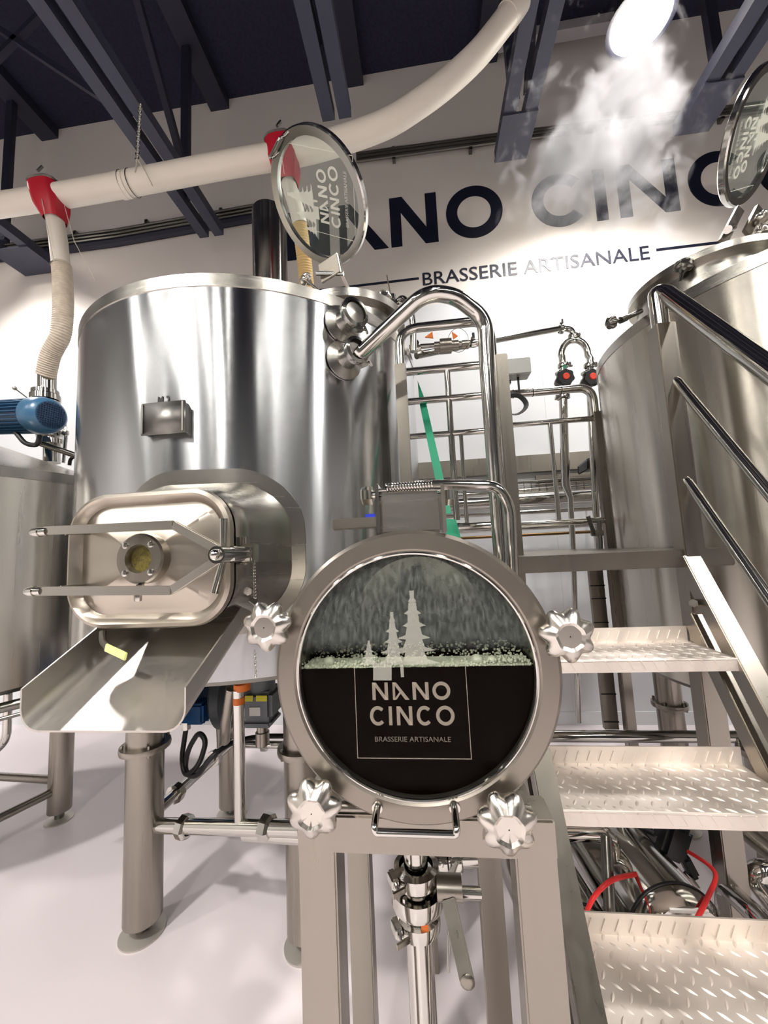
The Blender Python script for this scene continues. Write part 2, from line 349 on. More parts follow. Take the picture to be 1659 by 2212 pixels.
def letters_mesh(spec, z0, z1, s, fn, dvec):
    b = MB()
    for k, (ch, x0, x1) in enumerate(spec):
        for i, poly in enumerate(letter(ch, x0, x1, z0, z1, s)): b.prism([fn(x, z) - V(dvec) * ((.12 * i) if ch in 'NA' else 0) for x, z in poly], dvec)
    return b
def text_mesh(txt, x0, x1, z0, z1, fn, thick_off, bold=0.0):
    # built-in lettering turned into a mesh and fitted to the box x0..x1, z0..z1
    cu = bpy.data.curves.new('t', 'FONT'); cu.body = txt; cu.size = 1; cu.offset = bold; cu.resolution_u = 3
    o = bpy.data.objects.new('t', cu); C.objects.link(o)
    dg = bpy.context.evaluated_depsgraph_get(); me = bpy.data.meshes.new_from_object(o.evaluated_get(dg))
    bm = bmesh.new(); bm.from_mesh(me); bpy.data.objects.remove(o); bpy.data.curves.remove(cu); bpy.data.meshes.remove(me)
    xs = [v.co.x for v in bm.verts]; ys = [v.co.y for v in bm.verts]
    ax, bx, ay, by = min(xs), max(xs), min(ys), max(ys)
    b = MB(); bm.verts.index_update()
    pts = [fn(x0 + (v.co.x - ax) / (bx - ax) * (x1 - x0), z0 + (v.co.y - ay) / (by - ay) * (z1 - z0)) for v in bm.verts]
    b._add(pts, [[v.index for v in f.verts] for f in bm.faces], False)
    bm.free(); return b
sg = thing('wall_sign', 'large navy painted two-word sign with caption line, high on the white back wall', 'sign', (.85, WALL_Y, 3.9))
Z0, Z1 = 4.32, 4.83
def wfn(x, z): return V((x, WALL_Y - .004, z))
for ch, a, c in (('N', -1.19, -.76), ('A', -.664, -.19), ('N', -.165, .281), ('O', .364, .885), ('C', 1.146, 1.60), ('I', 1.70, 1.80), ('N', 1.90, 2.40), ('C', 2.49, 2.94), ('O', 3.05, 3.57)):
    zz0, zz1 = Z0, Z1
    letters_mesh([(ch, a, c)], zz0, zz1, .105, wfn, (0, .004, 0)).build('sign_letter', navy, sg)
text_mesh('BRASSERIE ARTISANALE', .11, 2.10, 3.895, 4.025, wfn, (0, .003, 0), .006).build('sign_caption', navy, sg)
MB().box((-.42, WALL_Y - .002, 3.975), (.99, .004, .022)).build('sign_rule', navy, sg)
MB().box((2.62, WALL_Y - .002, 3.975), (.92, .004, .022)).build('sign_rule', navy, sg)

# ------------------------------------------------------------------ lamps
for i, (x, y, z, wt) in enumerate(LAMPS):
    lab = ['bright round high bay lamp glowing above the steam', 'round high bay lamp outside the left edge', 'round high bay lamp over the viewer', 'round high bay lamp over the floor left of the viewer', 'round high bay lamp far behind the viewer', 'round high bay lamp to the right of the viewer', 'round high bay lamp to the far left of the viewer'][i]
    t = thing('high_bay_lamp', lab, 'lamp', (x, y, z), 'high bay lamps')
    MB().lathe([(.05, .22), (.12, .2), (.15, .1), (.19, .02), (.2, 0), (.17, 0.005)], (x, y, z), seg=32).build('lamp_housing', joistd, t)
    MB().lathe([(.001, .0), (.16, .0), (.17, .01), (.16, .02), (.001, .02)], (x, y, z - .012), seg=32).build('lamp_lens', lampm, t)
    MB().cyl((x, y, z + .2), (x, y, CEIL), .008, seg=8).build('hanging_rod', joistd, t)
    l = bpy.data.lights.new('high_bay_light', 'SPOT'); l.energy = wt * 4; l.spot_size = math.radians(146); l.spot_blend = .5; l.shadow_soft_size = .13; l.color = (1, .965, .935)
    lo = bpy.data.objects.new('high_bay_light', l); C.objects.link(lo); lo.parent = t; lo.location = (0, 0, -.04)
for i, (x, y) in enumerate(STRIPS):
    t = thing('strip_light', ['long white strip light hung behind the viewer, far left of the row', 'long white strip light hung behind the viewer, second of the row', 'long white strip light hung behind the viewer, middle of the row', 'long white strip light hung behind the viewer, fourth of the row, added for more streaks', 'long white strip light hung behind the viewer, fifth of the row, added for more streaks', 'long white strip light hung behind the viewer, right end of the row', 'long white strip light hung behind the viewer, near the left wall'][i], 'lamp', (x, y, 4.7), 'strip lights behind the viewer')
    MB().box((x, y, 4.74), (.12, 3.6, .06)).build('lamp_housing', white, t)
    MB().box((x, y, 4.70), (.045, 3.55, .03)).build('lamp_lens', stripm, t)
    for s in (-1, 1): MB().cyl((x, y + s * 1.4, 4.76), (x, y + s * 1.4, CEIL), .004, seg=6).build('hanging_wire', darksteel, t)

# ------------------------------------------------------------------ shared vessel pieces
def leg(parent, x, y, ztop, zfl, r=.07, foot=True, zb=.055):
    l = MB().cyl((x, y, zb), (x, y, ztop), r, seg=32).build('leg', satin, parent)
    if zfl:
        MB().lathe([(r, -.012), (r * 1.33, -.012), (r * 1.36, -.002), (r * 1.33, .01), (r, .01)], (x, y, zfl), seg=40).build('leg_flange', satin, l)
        for k in range(4):
            a = PI / 4 + k * PI / 2; MB().cyl((x + r * 1.18 * math.cos(a), y + r * 1.18 * math.sin(a), zfl - .022), (x + r * 1.18 * math.cos(a), y + r * 1.18 * math.sin(a), zfl + .024), .006, seg=6).build('bolt', satin, l)
    if foot:
        MB().cyl((x, y, .01), (x, y, zb + .02), r * .4, seg=16).build('foot_stem', darksteel, l)
        MB().lathe([(.001, 0), (r * 1.18, 0), (r * 1.18, .006), (r * .6, .014), (.001, .016)], (x, y, .0), seg=40).build('foot_plate', footm, l)
    return l
def shell(parent, cx_, cy_, r, z0, z1, m, cone=.06, bottom=.1, name='shell'):
    MB().lathe([(r, z0), (r, z1 - .05)], (cx_, cy_, 0), seg=160).build(name, m, parent)
    MB().lathe([(r, z1 - .05), (r + .003, z1 - .048), (r + .003, z1 - .004), (r - .004, z1)], (cx_, cy_, 0), seg=160).build('rim_band', satin_d, parent)
    MB().lathe([(r - .004, z1), (r * .6, z1 + cone * .55), (.02, z1 + cone), (.001, z1 + cone)], (cx_, cy_, 0), seg=96).build('top_head', satin_d, parent)
    MB().lathe([(r, z0), (r - .004, z0 - .012), (r - .03, z0 - .02), (r * .5, z0 - bottom * .6), (.05, z0 - bottom), (.001, z0 - bottom)], (cx_, cy_, 0), seg=96).build('bottom_head', darksteel, parent)
def lid_disc(parent, c, n, r, flip, label, hinge_from=None):
    # round glass lid: steel ring, pane, etched writing; n = outward normal, built in a local frame
    n = V(n).normalized()
    part = MB().lathe([(r * .86, -.012), (r * .98, -.016), (r, -.01), (r, .01), (r * .98, .016), (r * .86, .012), (r * .855, 0), (r * .86, -.012)], c, n, 72).build('lid_ring', polish, parent, label)
    g = MB().lathe([(.001, -.004), (r * .862, -.004), (r * .862, .004), (.001, .004)], c, n, 64).build('lid_glass', glass, parent)
    return part, g

# ------------------------------------------------------------------ middle tank
TX, TY, TR = -.80, 1.90, .785; TZ0, TZ1 = 1.085, 2.40
def onT(px, py, cx_=TX, cy_=TY, r=TR):
    d = ray(px, py); a = d.x ** 2 + d.y ** 2; bq = -2 * (d.x * cx_ + d.y * cy_); cq = cx_ ** 2 + cy_ ** 2 - r * r
    disc = max(0, bq * bq - 4 * a * cq); t = (-bq - math.sqrt(disc)) / (2 * a); return V((0, 0, H)) + d * t
mt = thing('brewing_tank', 'tall mirror-bright steel tank in the middle with a rectangular door and chute', 'tank', (TX, TY, 0))
shell(mt, TX, TY, TR, TZ0, TZ1, tank1, .1)
for (x, y) in ((-1.20, 1.56), (-.53, 1.55), (-1.19, 2.25), (-.50, 2.25)): leg(mt, x, y, TZ0 - .0, .70)
# marking and plate
p = onT(355, 866)
def tfn(x, z):
    a = x / TR + math.atan2(p.x - TX, -(p.y - TY)); return V((TX + (TR + .002) * math.sin(a), TY - (TR + .002) * math.cos(a), z))
text_mesh('M 2', -.022, .020, p.z - .014, p.z + .016, tfn, (0, -.0005, 0), .012).build('tank_marking', blackm, mt)
q = onT(361, 907); nrm = V((q.x - TX, q.y - TY, 0)).normalized(); ang = math.atan2(nrm.x, -nrm.y)
rz = Matrix.Rotation(ang, 3, 'Z')
MB().box(q + nrm * .018, (.15, .006, .105), rz, .002).box(q + nrm * .01 + rz @ V((.068, 0, 0)), (.006, .03, .095), rz).box(q + nrm * .01 + rz @ V((-.068, 0, 0)), (.006, .03, .095), rz).build('name_plate', mat('engraved plate steel', (130, 128, 124), .42, 1), mt)

# door in the tank
DY = .955; dc = P(322, 1206, DY); DW, DH = .47, .362
door = thing('hatch_door', 'rounded rectangular pressed steel door with round sight glass on the middle tank', 'door', (dc.x, DY, dc.z - DH / 2))
def cyl_y(x, off=.0):
    d = (TR + off) ** 2 - (x - TX) ** 2; return TY - math.sqrt(max(d, 0))
def loft(rl, name, m, par): return MB().rings(rl, cap=False).build(name, m, par)
pr = rrect(dc.x + .02, dc.z + .01, DW * .97, DH * .98, .12, 10)
prw = rrect(dc.x + .045, dc.z + .01, DW * 1.04, DH * 1.12, .15, 10)
prd = rrect(dc.x + .055, dc.z + .015, DW * 1.22, DH * 1.42, .2, 10)
loft([[V((x, DY + .018, z)) for x, z in rrect(dc.x, dc.z, DW - .004, DH - .004, .113, 10)], [V((x, DY + .045, z)) for x, z in pr], [V((x, DY + .07, z)) for x, z in pr], [V((x, cyl_y(x) - .035, z)) for x, z in prw], [V((x, cyl_y(x) + .0, z)) for x, z in rrect(dc.x + .05, dc.z + .012, DW * 1.09, DH * 1.2, .16, 10)]], 'door_neck', satin_d, mt)
loft([[V((x, cyl_y(x) + .002, z)) for x, z in prd], [V((x, cyl_y(x, .006), z)) for x, z in prd], [V((x, cyl_y(x, .006), z)) for x, z in rrect(dc.x + .05, dc.z + .012, DW * 1.0, DH * 1.05, .15, 10)]], 'door_collar', satin_d, mt)
def off(px_, d): 
    return rrect(dc.x, dc.z, DW - 2 * d, DH - 2 * d, max(.02, .115 - d), 10)
rl = [[V((x, DY + .02, z)) for x, z in off(0, .012)], [V((x, DY + .004, z)) for x, z in off(0, 0)], [V((x, DY - .008, z)) for x, z in off(0, .004)], [V((x, DY - .014, z)) for x, z in off(0, .014)], [V((x, DY - .008, z)) for x, z in off(0, .026)], [V((x, DY + .006, z)) for x, z in off(0, .036)], [V((x, DY + .004, z)) for x, z in off(0, .05)]]
n_ = len(rl[0])
# pressed pyramid: the rounded outline runs into a sharp inner rectangle
def sharp(wd, hd, y):
    out = []
    for x, z in off(0, .05):
        u, v = (x - dc.x) / ((DW - .1) / 2), (z - dc.z) / ((DH - .1) / 2); k = max(abs(u), abs(v)); out.append(V((dc.x + u / k * wd / 2, y, dc.z + v / k * hd / 2)))
    return out
rl += [sharp(.30, .20, DY - .016), sharp(.02, .014, DY - .030)]
MB().rings(rl, cap=False).rings([rl[-1], [v + V((0, .001, 0)) for v in rl[-1]]], cap=True).build('door_panel', mat('door steel', (178, 170, 158), .34, 1, noise=.02, nscale=(3, 3, 80)), door)
sc = P(303, 1207, DY - .05)
sgf = MB().lathe([(.064, .05), (.064, .0), (.060, -.006), (.036, -.008), (.034, .0), (.034, .02)], sc, V((0, 1, 0)), 48).build('sight_glass', satin, door, 'round bolted steel sight glass')
MB().lathe([(.001, 0), (.035, 0)], sc + V((0, .012, 0)), V((0, 1, 0)), 40).build('grain', grain, sgf)
MB().lathe([(.001, 0), (.035, 0), (.035, .003), (.001, .003)], sc + V((0, .002, 0)), V((0, 1, 0)), 40).build('pane', clearglass, sgf)
for k in range(4):
    a = PI / 4 + k * PI / 2; MB().lathe([(.001, -.005), (.0045, -.005), (.008, -.004), (.008, .0)], sc + V((.049 * math.cos(a), -.006, .049 * math.sin(a))), V((0, 1, 0)), 16).build('bolt', polish, sgf)
AY = .885
def arm(pl, yy=AY):
    t = MB(); pts = [P(*q_, y_) for q_, y_ in pl]
    for a, c in zip(pts, pts[1:]): t.bar(a, c, .011, .022, V((0, 0, 1)), .002)
    return t.build('clamp_arm', cast, door)
arm([((95, 1147), AY), ((376, 1134), AY - .01), ((478, 1190), AY - .02)]); arm([((80, 1277), AY), ((372, 1275), AY - .01), ((478, 1205), AY - .02)])
for q_ in ((88, 1149), (76, 1277)):
    c0 = P(*q_, AY); MB().lathe([(.001, -.03), (.008, -.026), (.012, -.015), (.013, 0), (.011, .0), (.011, .02), (.001, .02)], c0, V((1, 0, 0)), 16).build('acorn_nut', polish, door)
    MB().bar(c0 + V((.05, .02, 0)), V((c0.x + .12, DY + .06, c0.z)), .012, .02).build('hinge_lug', polish, door)
for q_ in ((300, 1138), (303, 1270), (298, 1288)):
    c0 = P(*q_, AY + .015); MB().lathe([(.001, -.012), (.008, -.012), (.009, -.009), (.009, .008), (.005, .012), (.001, .012)], c0, V((0, 0, 1)), 6).build('nut', polish, door)
hb = P(482, 1198, AY - .02)
hub = MB().cyl(hb + V((0, -.03, 0)), hb + V((0, .10, 0)), .02, seg=24).ball(hb + V((0, -.034, 0)), .0135).build('hand_screw', polish, door)
MB().tube([hb + V((.0, .0, .015)), hb + V((.002, -.002, .085))], [.0075, .0095]).build('handle_bar', polish, hub)
MB().tube([hb + V((.0, .0, -.015)), hb + V((-.015, -.012, -.088))], [.0075, .0095]).build('handle_bar', polish, hub)
sw = P(540, 1195, .98)
MB().cyl(hb + V((.01, .02, .012)), sw + V((0, 0, .008)), .009).cyl(hb + V((.01, .02, -.012)), sw + V((0, 0, -.008)), .009).box(sw, (.03, .05, .05), None, .004).cyl(sw + V((-.015, 0, -.03)), sw + V((-.015, 0, .045)), .008).build('swing_bolt', polish, door)
MB().bar(sw + V((0, .0, 0)), V((sw.x + .01, cyl_y(sw.x + .01) , sw.z)), .012, .05).build('hinge_lug', satin_d, mt)
# chains hanging from the swing bolt
def chain(label, p0, p1, sag=0, n=26, r=.0035, wire=.0012):
    b = MB(); p0, p1 = V(p0), V(p1)
    for i in range(n):
        t = (i + .5) / n; c0 = p0.lerp(p1, t) + V((0, 0, -sag * 4 * t * (1 - t))); ax = (p1 - p0).normalized(); sd = V((1, 0, 0)) if i % 2 else V((0, 1, 0)); sd = (sd - ax * sd.dot(ax)).normalized()
        L = (p1 - p0).length / n * .62
        b.tube([c0 + ax * L * math.cos(a) + sd * r * math.sin(a) for a in [2 * PI * k / 8 for k in range(8)]], wire, seg=5, closed=True)
    return tag(b.build('chain', polish), label, 'chain')
chain('thin steel chain hanging beside the rectangular tank door', P(548, 1205, .98), P(551, 1292, 1.0))
chain('short steel chain with a hook hanging below the chute bracket', P(550, 1405, 1.0), P(552, 1462, 1.0), n=12)
# scraper under the door, yellow light on its tip put into the blade colour
b = MB().tube([P(222, 1366, .95), P(221, 1385, .93), P(234, 1400, .91)], .008, .02)
sp = tag(b.build('scraper', darksteel), 'small bent scraper with a yellow-lit strip under the tank door', 'scraper')
MB().bar(P(228, 1398, .905), P(273, 1419, .89), .006, .02, V((0, 0, 1)), .002).build('blade', mat('yellow-lit strip', (220, 222, 150), .4), sp)

# chute
ch = thing('discharge_chute', 'scratched steel discharge chute sloping out below the rectangular tank door', 'chute', (-.72, .95, 1.1))
def usec(y, zt, x0, x1, dep, rr=.045, th=.0):
    o = []
    o.append((x0 - th, zt))
    for i in range(7):
        a = PI + PI / 2 * i / 6; o.append((x0 + rr + (rr + th) * math.cos(a), zt - dep + rr + (rr + th) * math.sin(a)))
    for i in range(7):
        a = 1.5 * PI + PI / 2 * i / 6; o.append((x1 - rr + (rr + th) * math.cos(a), zt - dep + rr + (rr + th) * math.sin(a)))
    o.append((x1 + th, zt)); return [V((x, y, z)) for x, z in o]
L0, L1 = P(48, 1488, .80), P(398, 1485, .80); zt0 = (L0.z + L1.z) / 2; xr1 = P(545, 1262, 1.13)
secs = []
for k in range(6):
    t = k / 5; y = .80 + .37 * t; secs.append((y, zt0 + (xr1.z - zt0) * t, L0.x + .01 * t, L1.x + (xr1.x - L1.x) * t, .088))
inn = [usec(*s_) for s_ in secs]; outr = [usec(*s_, .045, .004) for s_ in secs]
b = MB(); b.rings(inn, closed=False, cap=False); b.rings(outr, closed=False, cap=False)
for a_, c_ in ((0, 0), (-1, -1)): b.rings([inn[a_], outr[c_]], closed=False, cap=False)
b.rings([[i_[0] for i_ in inn], [o_[0] for o_ in outr]], closed=False, cap=False); b.rings([[i_[-1] for i_ in inn], [o_[-1] for o_ in outr]], closed=False, cap=False)
b.build('tray', chutem, ch)
br = P(546, 1275, 1.06); MB().bar(P(549, 1250, 1.10), P(546, 1305, 1.06), .004, .045, V((0, 1, 0))).build('side_bracket', satin, ch)
MB().cyl(br + V((0, -.03, 0)), br + V((0, .03, 0)), .012, seg=6).build('bolt', polish, ch)

# nozzles on the tank
def nozzle(par, px, py, cap, ln=.075, r=.034, name='nozzle'):
    q0 = onT(px, py); nn = V((q0.x - TX, q0.y - TY, 0)).normalized()
    nz = MB().lathe([(r * 2.1, .002), (r * 2.1, .008), (r * 1.15, .022), (r, .04), (r, ln), (r * 1.25, ln + .003), (r * 1.25, ln + .012), (.001, ln + .012)], q0, nn, 40).build(name, satin_d, par)
    e = q0 + nn * (ln + .012)
    return q0, nn, e, nz
q0, nn, e, nz = nozzle(mt, 738, 703, True)
clamp_at(nz, e, nn, .040, 'clamp', wing=(0.6, -.2, -1))
MB().lathe([(.001, .0), (.036, .0), (.036, .006), (.001, .009)], e, nn, 32).build('blank_cap', cast, nz)
q1, n1, e1, nz1 = nozzle(mt, 742, 780, False)
MB().box(onT(748, 743) + V((0, -.004, 0)), (.032, .003, .024), math.atan2(nn.x, -nn.y)).build('orange_sticker', orange, mt)

# round manway on top of the middle tank with its open glass lid
MX, MY, MZ = -.18, 1.72, 2.43
hc = P(722, 592, 1.42)
tl = thing('glass_lid', 'round glass lid with etched writing standing open above the middle tank', 'lid', hc)
mc = MB().lathe([(.24, 0), (.24, .1), (.27, .1), (.27, .135), (.23, .135), (.23, 0)], (-.31, 1.70, MZ - .045), seg=72).build('manway_collar', satin_d, mt)
LC = V((-.385, 1.52, 3.0)); LR = .25
ln_ = V((math.sin(math.radians(-45)) * math.cos(math.radians(-47)), -math.cos(math.radians(-45)) * math.cos(math.radians(-47)), math.sin(math.radians(-47))))
lid_disc(tl, LC, ln_, LR, 1, None)
def logo_frame(n, roll):
    n = V(n).normalized(); up = V((0, 0, 1)); xx = up.cross(n).normalized(); zz = n.cross(xx).normalized()
    # outward viewer sees x to the right when looking against n
    c_, s_ = math.cos(roll), math.sin(roll); X_ = xx * c_ + zz * s_; Z_ = -xx * s_ + zz * c_
    return X_, Z_
def logo(parent, c, n, roll, k, m, full=True, offn=.006):
    # etched mark on a pane: pine trees, square outline, two words and a caption; k = metres per unit (pane radius = 1)
    n = V(n).normalized(); X_, Z_ = logo_frame(n, roll)
    def fn(x, z): return V(c) + (X_ * x + Z_ * z) * k + n * offn
    d = n * .0006; out = []
    row1 = [('N', -.34, -.155), ('A', -.115, .075), ('N', .105, .285), ('O', .335, .54)]
    row2 = [('C', -.37, -.175), ('I', -.135, -.095), ('N', -.055, .135), ('C', .175, .365), ('O', .40, .62)]
    b = letters_mesh(row1, -.25, -.03, .042, fn, d); b2 = letters_mesh(row2, -.53, -.31, .042, fn, d)
    b.build('etched_word', m, parent); b2.build('etched_word', m, parent)
    text_mesh('BRASSERIE ARTISANALE', -.31, .585, -.735, -.665, fn, d * .2).build('etched_caption', m, parent)
    f = MB()
    for a, c2 in (((-.53, .25), (-.53, -.89)), ((.83, -.89), (.83, .78)), ((-.53, -.89), (.83, -.89)), ((.35, .78), (.83, .78))):
        x0, z0, x1, z1 = *a, *c2; w2 = .005
        f.prism([fn(min(x0, x1) - w2, min(z0, z1) - w2), fn(max(x0, x1) + w2, min(z0, z1) - w2), fn(max(x0, x1) + w2, max(z0, z1) + w2), fn(min(x0, x1) - w2, max(z0, z1) + w2)], d)
    f.build('etched_outline', m, parent)
    t = MB()
    def pine(cx_, top, bot, hw, tiers):
        for i in range(tiers):
            za = top - (top - bot) * i / tiers * 1.0; zb_ = top - (top - bot) * (i + 1) / tiers; wa = hw * (.12 + .3 * i / tiers); wb_ = hw * (i + 1.0) / tiers
            t.prism([fn(cx_ - wa, za), fn(cx_ + wa, za), fn(cx_ + wb_ * .55, zb_ + (za - zb_) * .35), fn(cx_ + wb_, zb_ + (za - zb_) * .05), fn(cx_ + wa * .9, zb_ - .005), fn(cx_ - wa * .9, zb_ - .005), fn(cx_ - wb_, zb_ + (za - zb_) * .05), fn(cx_ - wb_ * .55, zb_ + (za - zb_) * .35)], d)
    pine(.02, .78, .12, .27, 6); pine(-.28, .60, .10, .2, 5); pine(-.52, .42, .12, .12, 4)
    t.prism([fn(-.3, .14), fn(-.08, .14), fn(-.08, -.0), fn(-.3, .0)], d)
    t.prism([fn(-.02, .14), fn(.03, .14), fn(.03, .01), fn(.0, .01)], d)
    t.build('etched_trees', m, parent)
gl = [o for o in tl.children if o.name.startswith('lid_glass')][0]
logo(gl, LC, ln_, math.radians(45), LR * .86, etch)
X_, Z_ = logo_frame(ln_, 0)
b = MB(); e_ = LC + Z_ * LR * .93; b.tube([e_ - X_ * .05 + ln_ * .016, e_ - X_ * .05 + ln_ * .05, e_ + X_ * .05 + ln_ * .05, e_ + X_ * .05 + ln_ * .016], .005, .015, 10); b.build('lid_handle', polish, tl)
lb = LC - Z_ * LR * .98
MB().bar(P(708, 560, 1.43), P(716, 600, 1.44), .10, .01, V((.5, 1, 0)), .002).build('hinge_bracket', satin, tl)
MB().bar(P(733, 562, 1.45), P(737, 595, 1.44), .03, .01, V((1, 0, 0))).bar(P(737, 592, 1.44), P(752, 622, 1.47), .03, .01, V((1, 0, 0))).build('hinge_arm', satin, tl)
MB().cyl(P(684, 591, 1.44), P(742, 591, 1.43), .009, seg=16).build('hinge_pin', polish, tl)
star_knob(mc, P(830, 632, 1.62), V((.2, -1, .3)), .036, n=6)
star_knob(mc, P(652, 596, 1.52), V((-.8, -.6, .6)), .032, n=6, stem=.05)
# valve with lever on the tank top
tv = thing('sampling_valve', 'small lever valve with clamps on the far rim of the middle tank', 'valve', P(850, 690, 1.75))
MB().tube([P(850, 668, 1.75), P(868, 640, 1.72), P(885, 662, 1.7), P(893, 700, 1.7), P(893, 760, 1.7)], .016, .05).build('bent_pipe', polish, tv)
MB().cyl(P(850, 668, 1.75), P(846, 640, 1.75), .022).build('valve_body', polish, tv)
MB().bar(P(846, 650, 1.74), P(836, 597, 1.74), .006, .02).build('lever', satin, tv)
clamp_at(tv, P(856, 662, 1.74), V((1, 0, .5)), .024); clamp_at(tv, P(855, 690, 1.72), V((.3, 0, 1)), .02)

# big swing pipe from the nozzle
bp_ = thing('transfer_pipe', 'wide polished pipe rising from the middle tank, arching over and dropping beside the railing', 'pipe', (.25, 1.26, 0))
pts = [e1, P(778, 765, 1.27), P(905, 645, 1.2), P(938, 633, 1.2), P(985, 640, 1.22), P(1048, 690, 1.26), V((.236, 1.26, 2.05)), V((.236, 1.26, 1.365)), V((-.03, 1.26, 1.365)), V((-.03, 1.085, 1.365))]
MB().tube(pts, .026, .05, 24).build('pipe', polish, bp_)
clamp_at(bp_, e1, n1, .036, wing=(.8, -.2, -.7))

# ------------------------------------------------------------------ left tank
lx, ly, lr = -2.54, 1.85, .785
lt = thing('brewing_tank', 'brushed steel tank with shallow cone top at the left edge', 'tank', (lx, ly, 0))
zt = P(100, 1018, 1.63).z; zb0_ = P(30, 1488, 1.55).z
MB().lathe([(lr, zb0_), (lr, zt - .05)], (lx, ly, 0), seg=128).build('shell', tank3, lt)
MB().lathe([(lr, zt - .05), (lr + .003, zt - .048), (lr + .003, zt)], (lx, ly, 0), seg=128).build('rim_band', satin_d, lt)
MB().lathe([(lr, zt), (.12, zt + .26), (.001, zt + .26)], (lx, ly, 0), seg=96).build('top_cone', satin, lt)
MB().lathe([(lr, zb0_), (lr - .02, zb0_ - .02), (.05, zb0_ - .1), (.001, zb0_ - .1)], (lx, ly, 0), seg=96).build('bottom_head', darksteel, lt)
leg(lt, -2.19, 2.16, zb0_, 0, .058); leg(lt, -2.89, 1.5, zb0_, 0, .058); leg(lt, -2.89, 2.2, zb0_, 0, .058); 
br_ = V((-2.19, 2.16, PZ(128, 1690, 0).z + .3))
zb_ = P(120, 1685, 2.16).z
MB().tube([(-2.19, 2.16, zb_), (-2.89, 2.2, zb_)], .022).build('brace', satin, lt)
MB().tube([(-2.19, 2.14, zb_ - .04), (-2.5, 1.2, zb_ - .04)], .022).build('brace', satin, lt)
def plainpipe(name, label, pts, r, bend=.05, m=None, cat='pipe', seg=16, group=None):
    return tag(MB().tube([V(p) for p in pts], r, bend, seg).build(name, m or polish), label, cat, group)
plainpipe('outlet_pipe', 'upper bent pipe under the left tank', [P(-60, 1500, 2.0), P(18, 1480, 2.0), P(14, 1600, 2.0), P(-40, 1650, 2.0)], .02)
plainpipe('outlet_pipe', 'dark sloping pipe under the left tank', [P(-60, 1545, 1.5), P(60, 1515, 1.6)], .022, m=darksteel)
plainpipe('outlet_rod', 'thin sloping rod below the left tank', [P(-60, 1570, 1.4), P(70, 1535, 1.5)], .008, m=darksteel)
# feed inlet and motor
fi = thing('mill_inlet', 'polished clamped inlet stack on top of the left tank under the ribbed hose', 'inlet', P(112, 1000, 2.1))
def stack(par, pl, Y, nm):
    for (px, py0, py1, hw) in pl:
        a, c_ = P(px, py0, Y), P(px, py1, Y); r_ = hw * Y / FPX
        MB().cyl(c_, a, r_, seg=32).build(nm, polish, par)
stack(fi, [(102, 808, 850, 19)], 2.1, 'pipe_section'); stack(fi, [(98, 845, 853, 28), (98, 855, 866, 31), (100, 868, 875, 27)], 2.1, 'clamp_ring')
stack(fi, [(106, 872, 950, 20)], 2.1, 'pipe_section'); stack(fi, [(108, 935, 945, 27), (112, 952, 962, 29)], 2.1, 'clamp_ring'); stack(fi, [(112, 960, 1000, 17)], 2.1, 'pipe_section')
MB().tube([P(62, 862, 2.05), P(33, 840, 2.05)], .004).ball(P(32, 839, 2.05), .013).build('lever', polish, fi)
MB().tube([P(132, 903, 2.1), P(140, 915, 2.1), P(143, 940, 2.1), P(137, 1000, 2.1)], .009, .03).build('side_pipe', polish, fi)
clamp_at(fi, P(136, 905, 2.1), V((1, 0, .2)), .016); clamp_at(fi, P(141, 935, 2.1), V((0, 0, 1)), .014)
mo = thing('electric_motor', 'blue finned electric motor with round fan cover over the left tank', 'motor', P(40, 940, 1.9))
ax0, ax1 = P(-70, 905, 1.85), P(112, 897, 1.72); dxx = (ax1 - ax0).normalized(); cl = (ax1 - ax0).length
MB().lathe([(.001, 0), (.072, 0), (.076, .02), (.076, cl - .1), (.001, cl - .1)], ax0, dxx, 40).build('motor_body', bluem, mo)
f = MB(); a_ = dxx.cross(V((0, 0, 1))).normalized(); b_ = a_.cross(dxx)
for k in range(28):
    an = 2 * PI * k / 28; rd = a_ * math.cos(an) + b_ * math.sin(an)
    f.bar(ax0 + dxx * .03 + rd * .082, ax0 + dxx * (cl - .12) + rd * .082, .004, .018, rd)
f.build('cooling_fins', bluem, mo)
cl = (ax1 - ax0).length
MB().lathe([(.088, cl - .12), (.094, cl - .11), (.094, cl - .05), (.086, cl - .018), (.072, cl - .004), (.001, cl - .002)], ax0, dxx, 48).build('fan_cover', mat('fan cover blue', (52, 92, 122), .3), mo)
f = MB()
for i in range(-5, 6):
    h_ = math.sqrt(max(0, .068 ** 2 - (i * .011) ** 2)); c0 = ax0 + dxx * (cl + .001)
    f.bar(c0 + a_ * i * .011 - b_ * h_, c0 + a_ * i * .011 + b_ * h_, .003, .003, dxx); f.bar(c0 + b_ * i * .011 - a_ * h_, c0 + b_ * i * .011 + a_ * h_, .003, .003, dxx)
f.build('fan_grille', mat('grille navy', (24, 44, 74), .5), mo)
plainpipe('motor_cable', 'black cable looping under the blue motor to the cable pipe', [P(35, 935, 1.75), P(55, 960, 1.75), P(82, 962, 1.75), P(86, 940, 1.75)], .012, .05, blackm, 'cable')
plainpipe('cable_pipe', 'dark pipe sloping down from the blue motor towards the middle tank', [P(80, 955, 1.8), P(166, 985, 1.9)], .016, 0, darksteel)
plainpipe('cable_hose', 'small dark hose hooking down beside the left tank inlet', [P(166, 985, 1.95), P(152, 990, 1.95), P(150, 1005, 1.95)], .009, .03, blackm, 'hose')

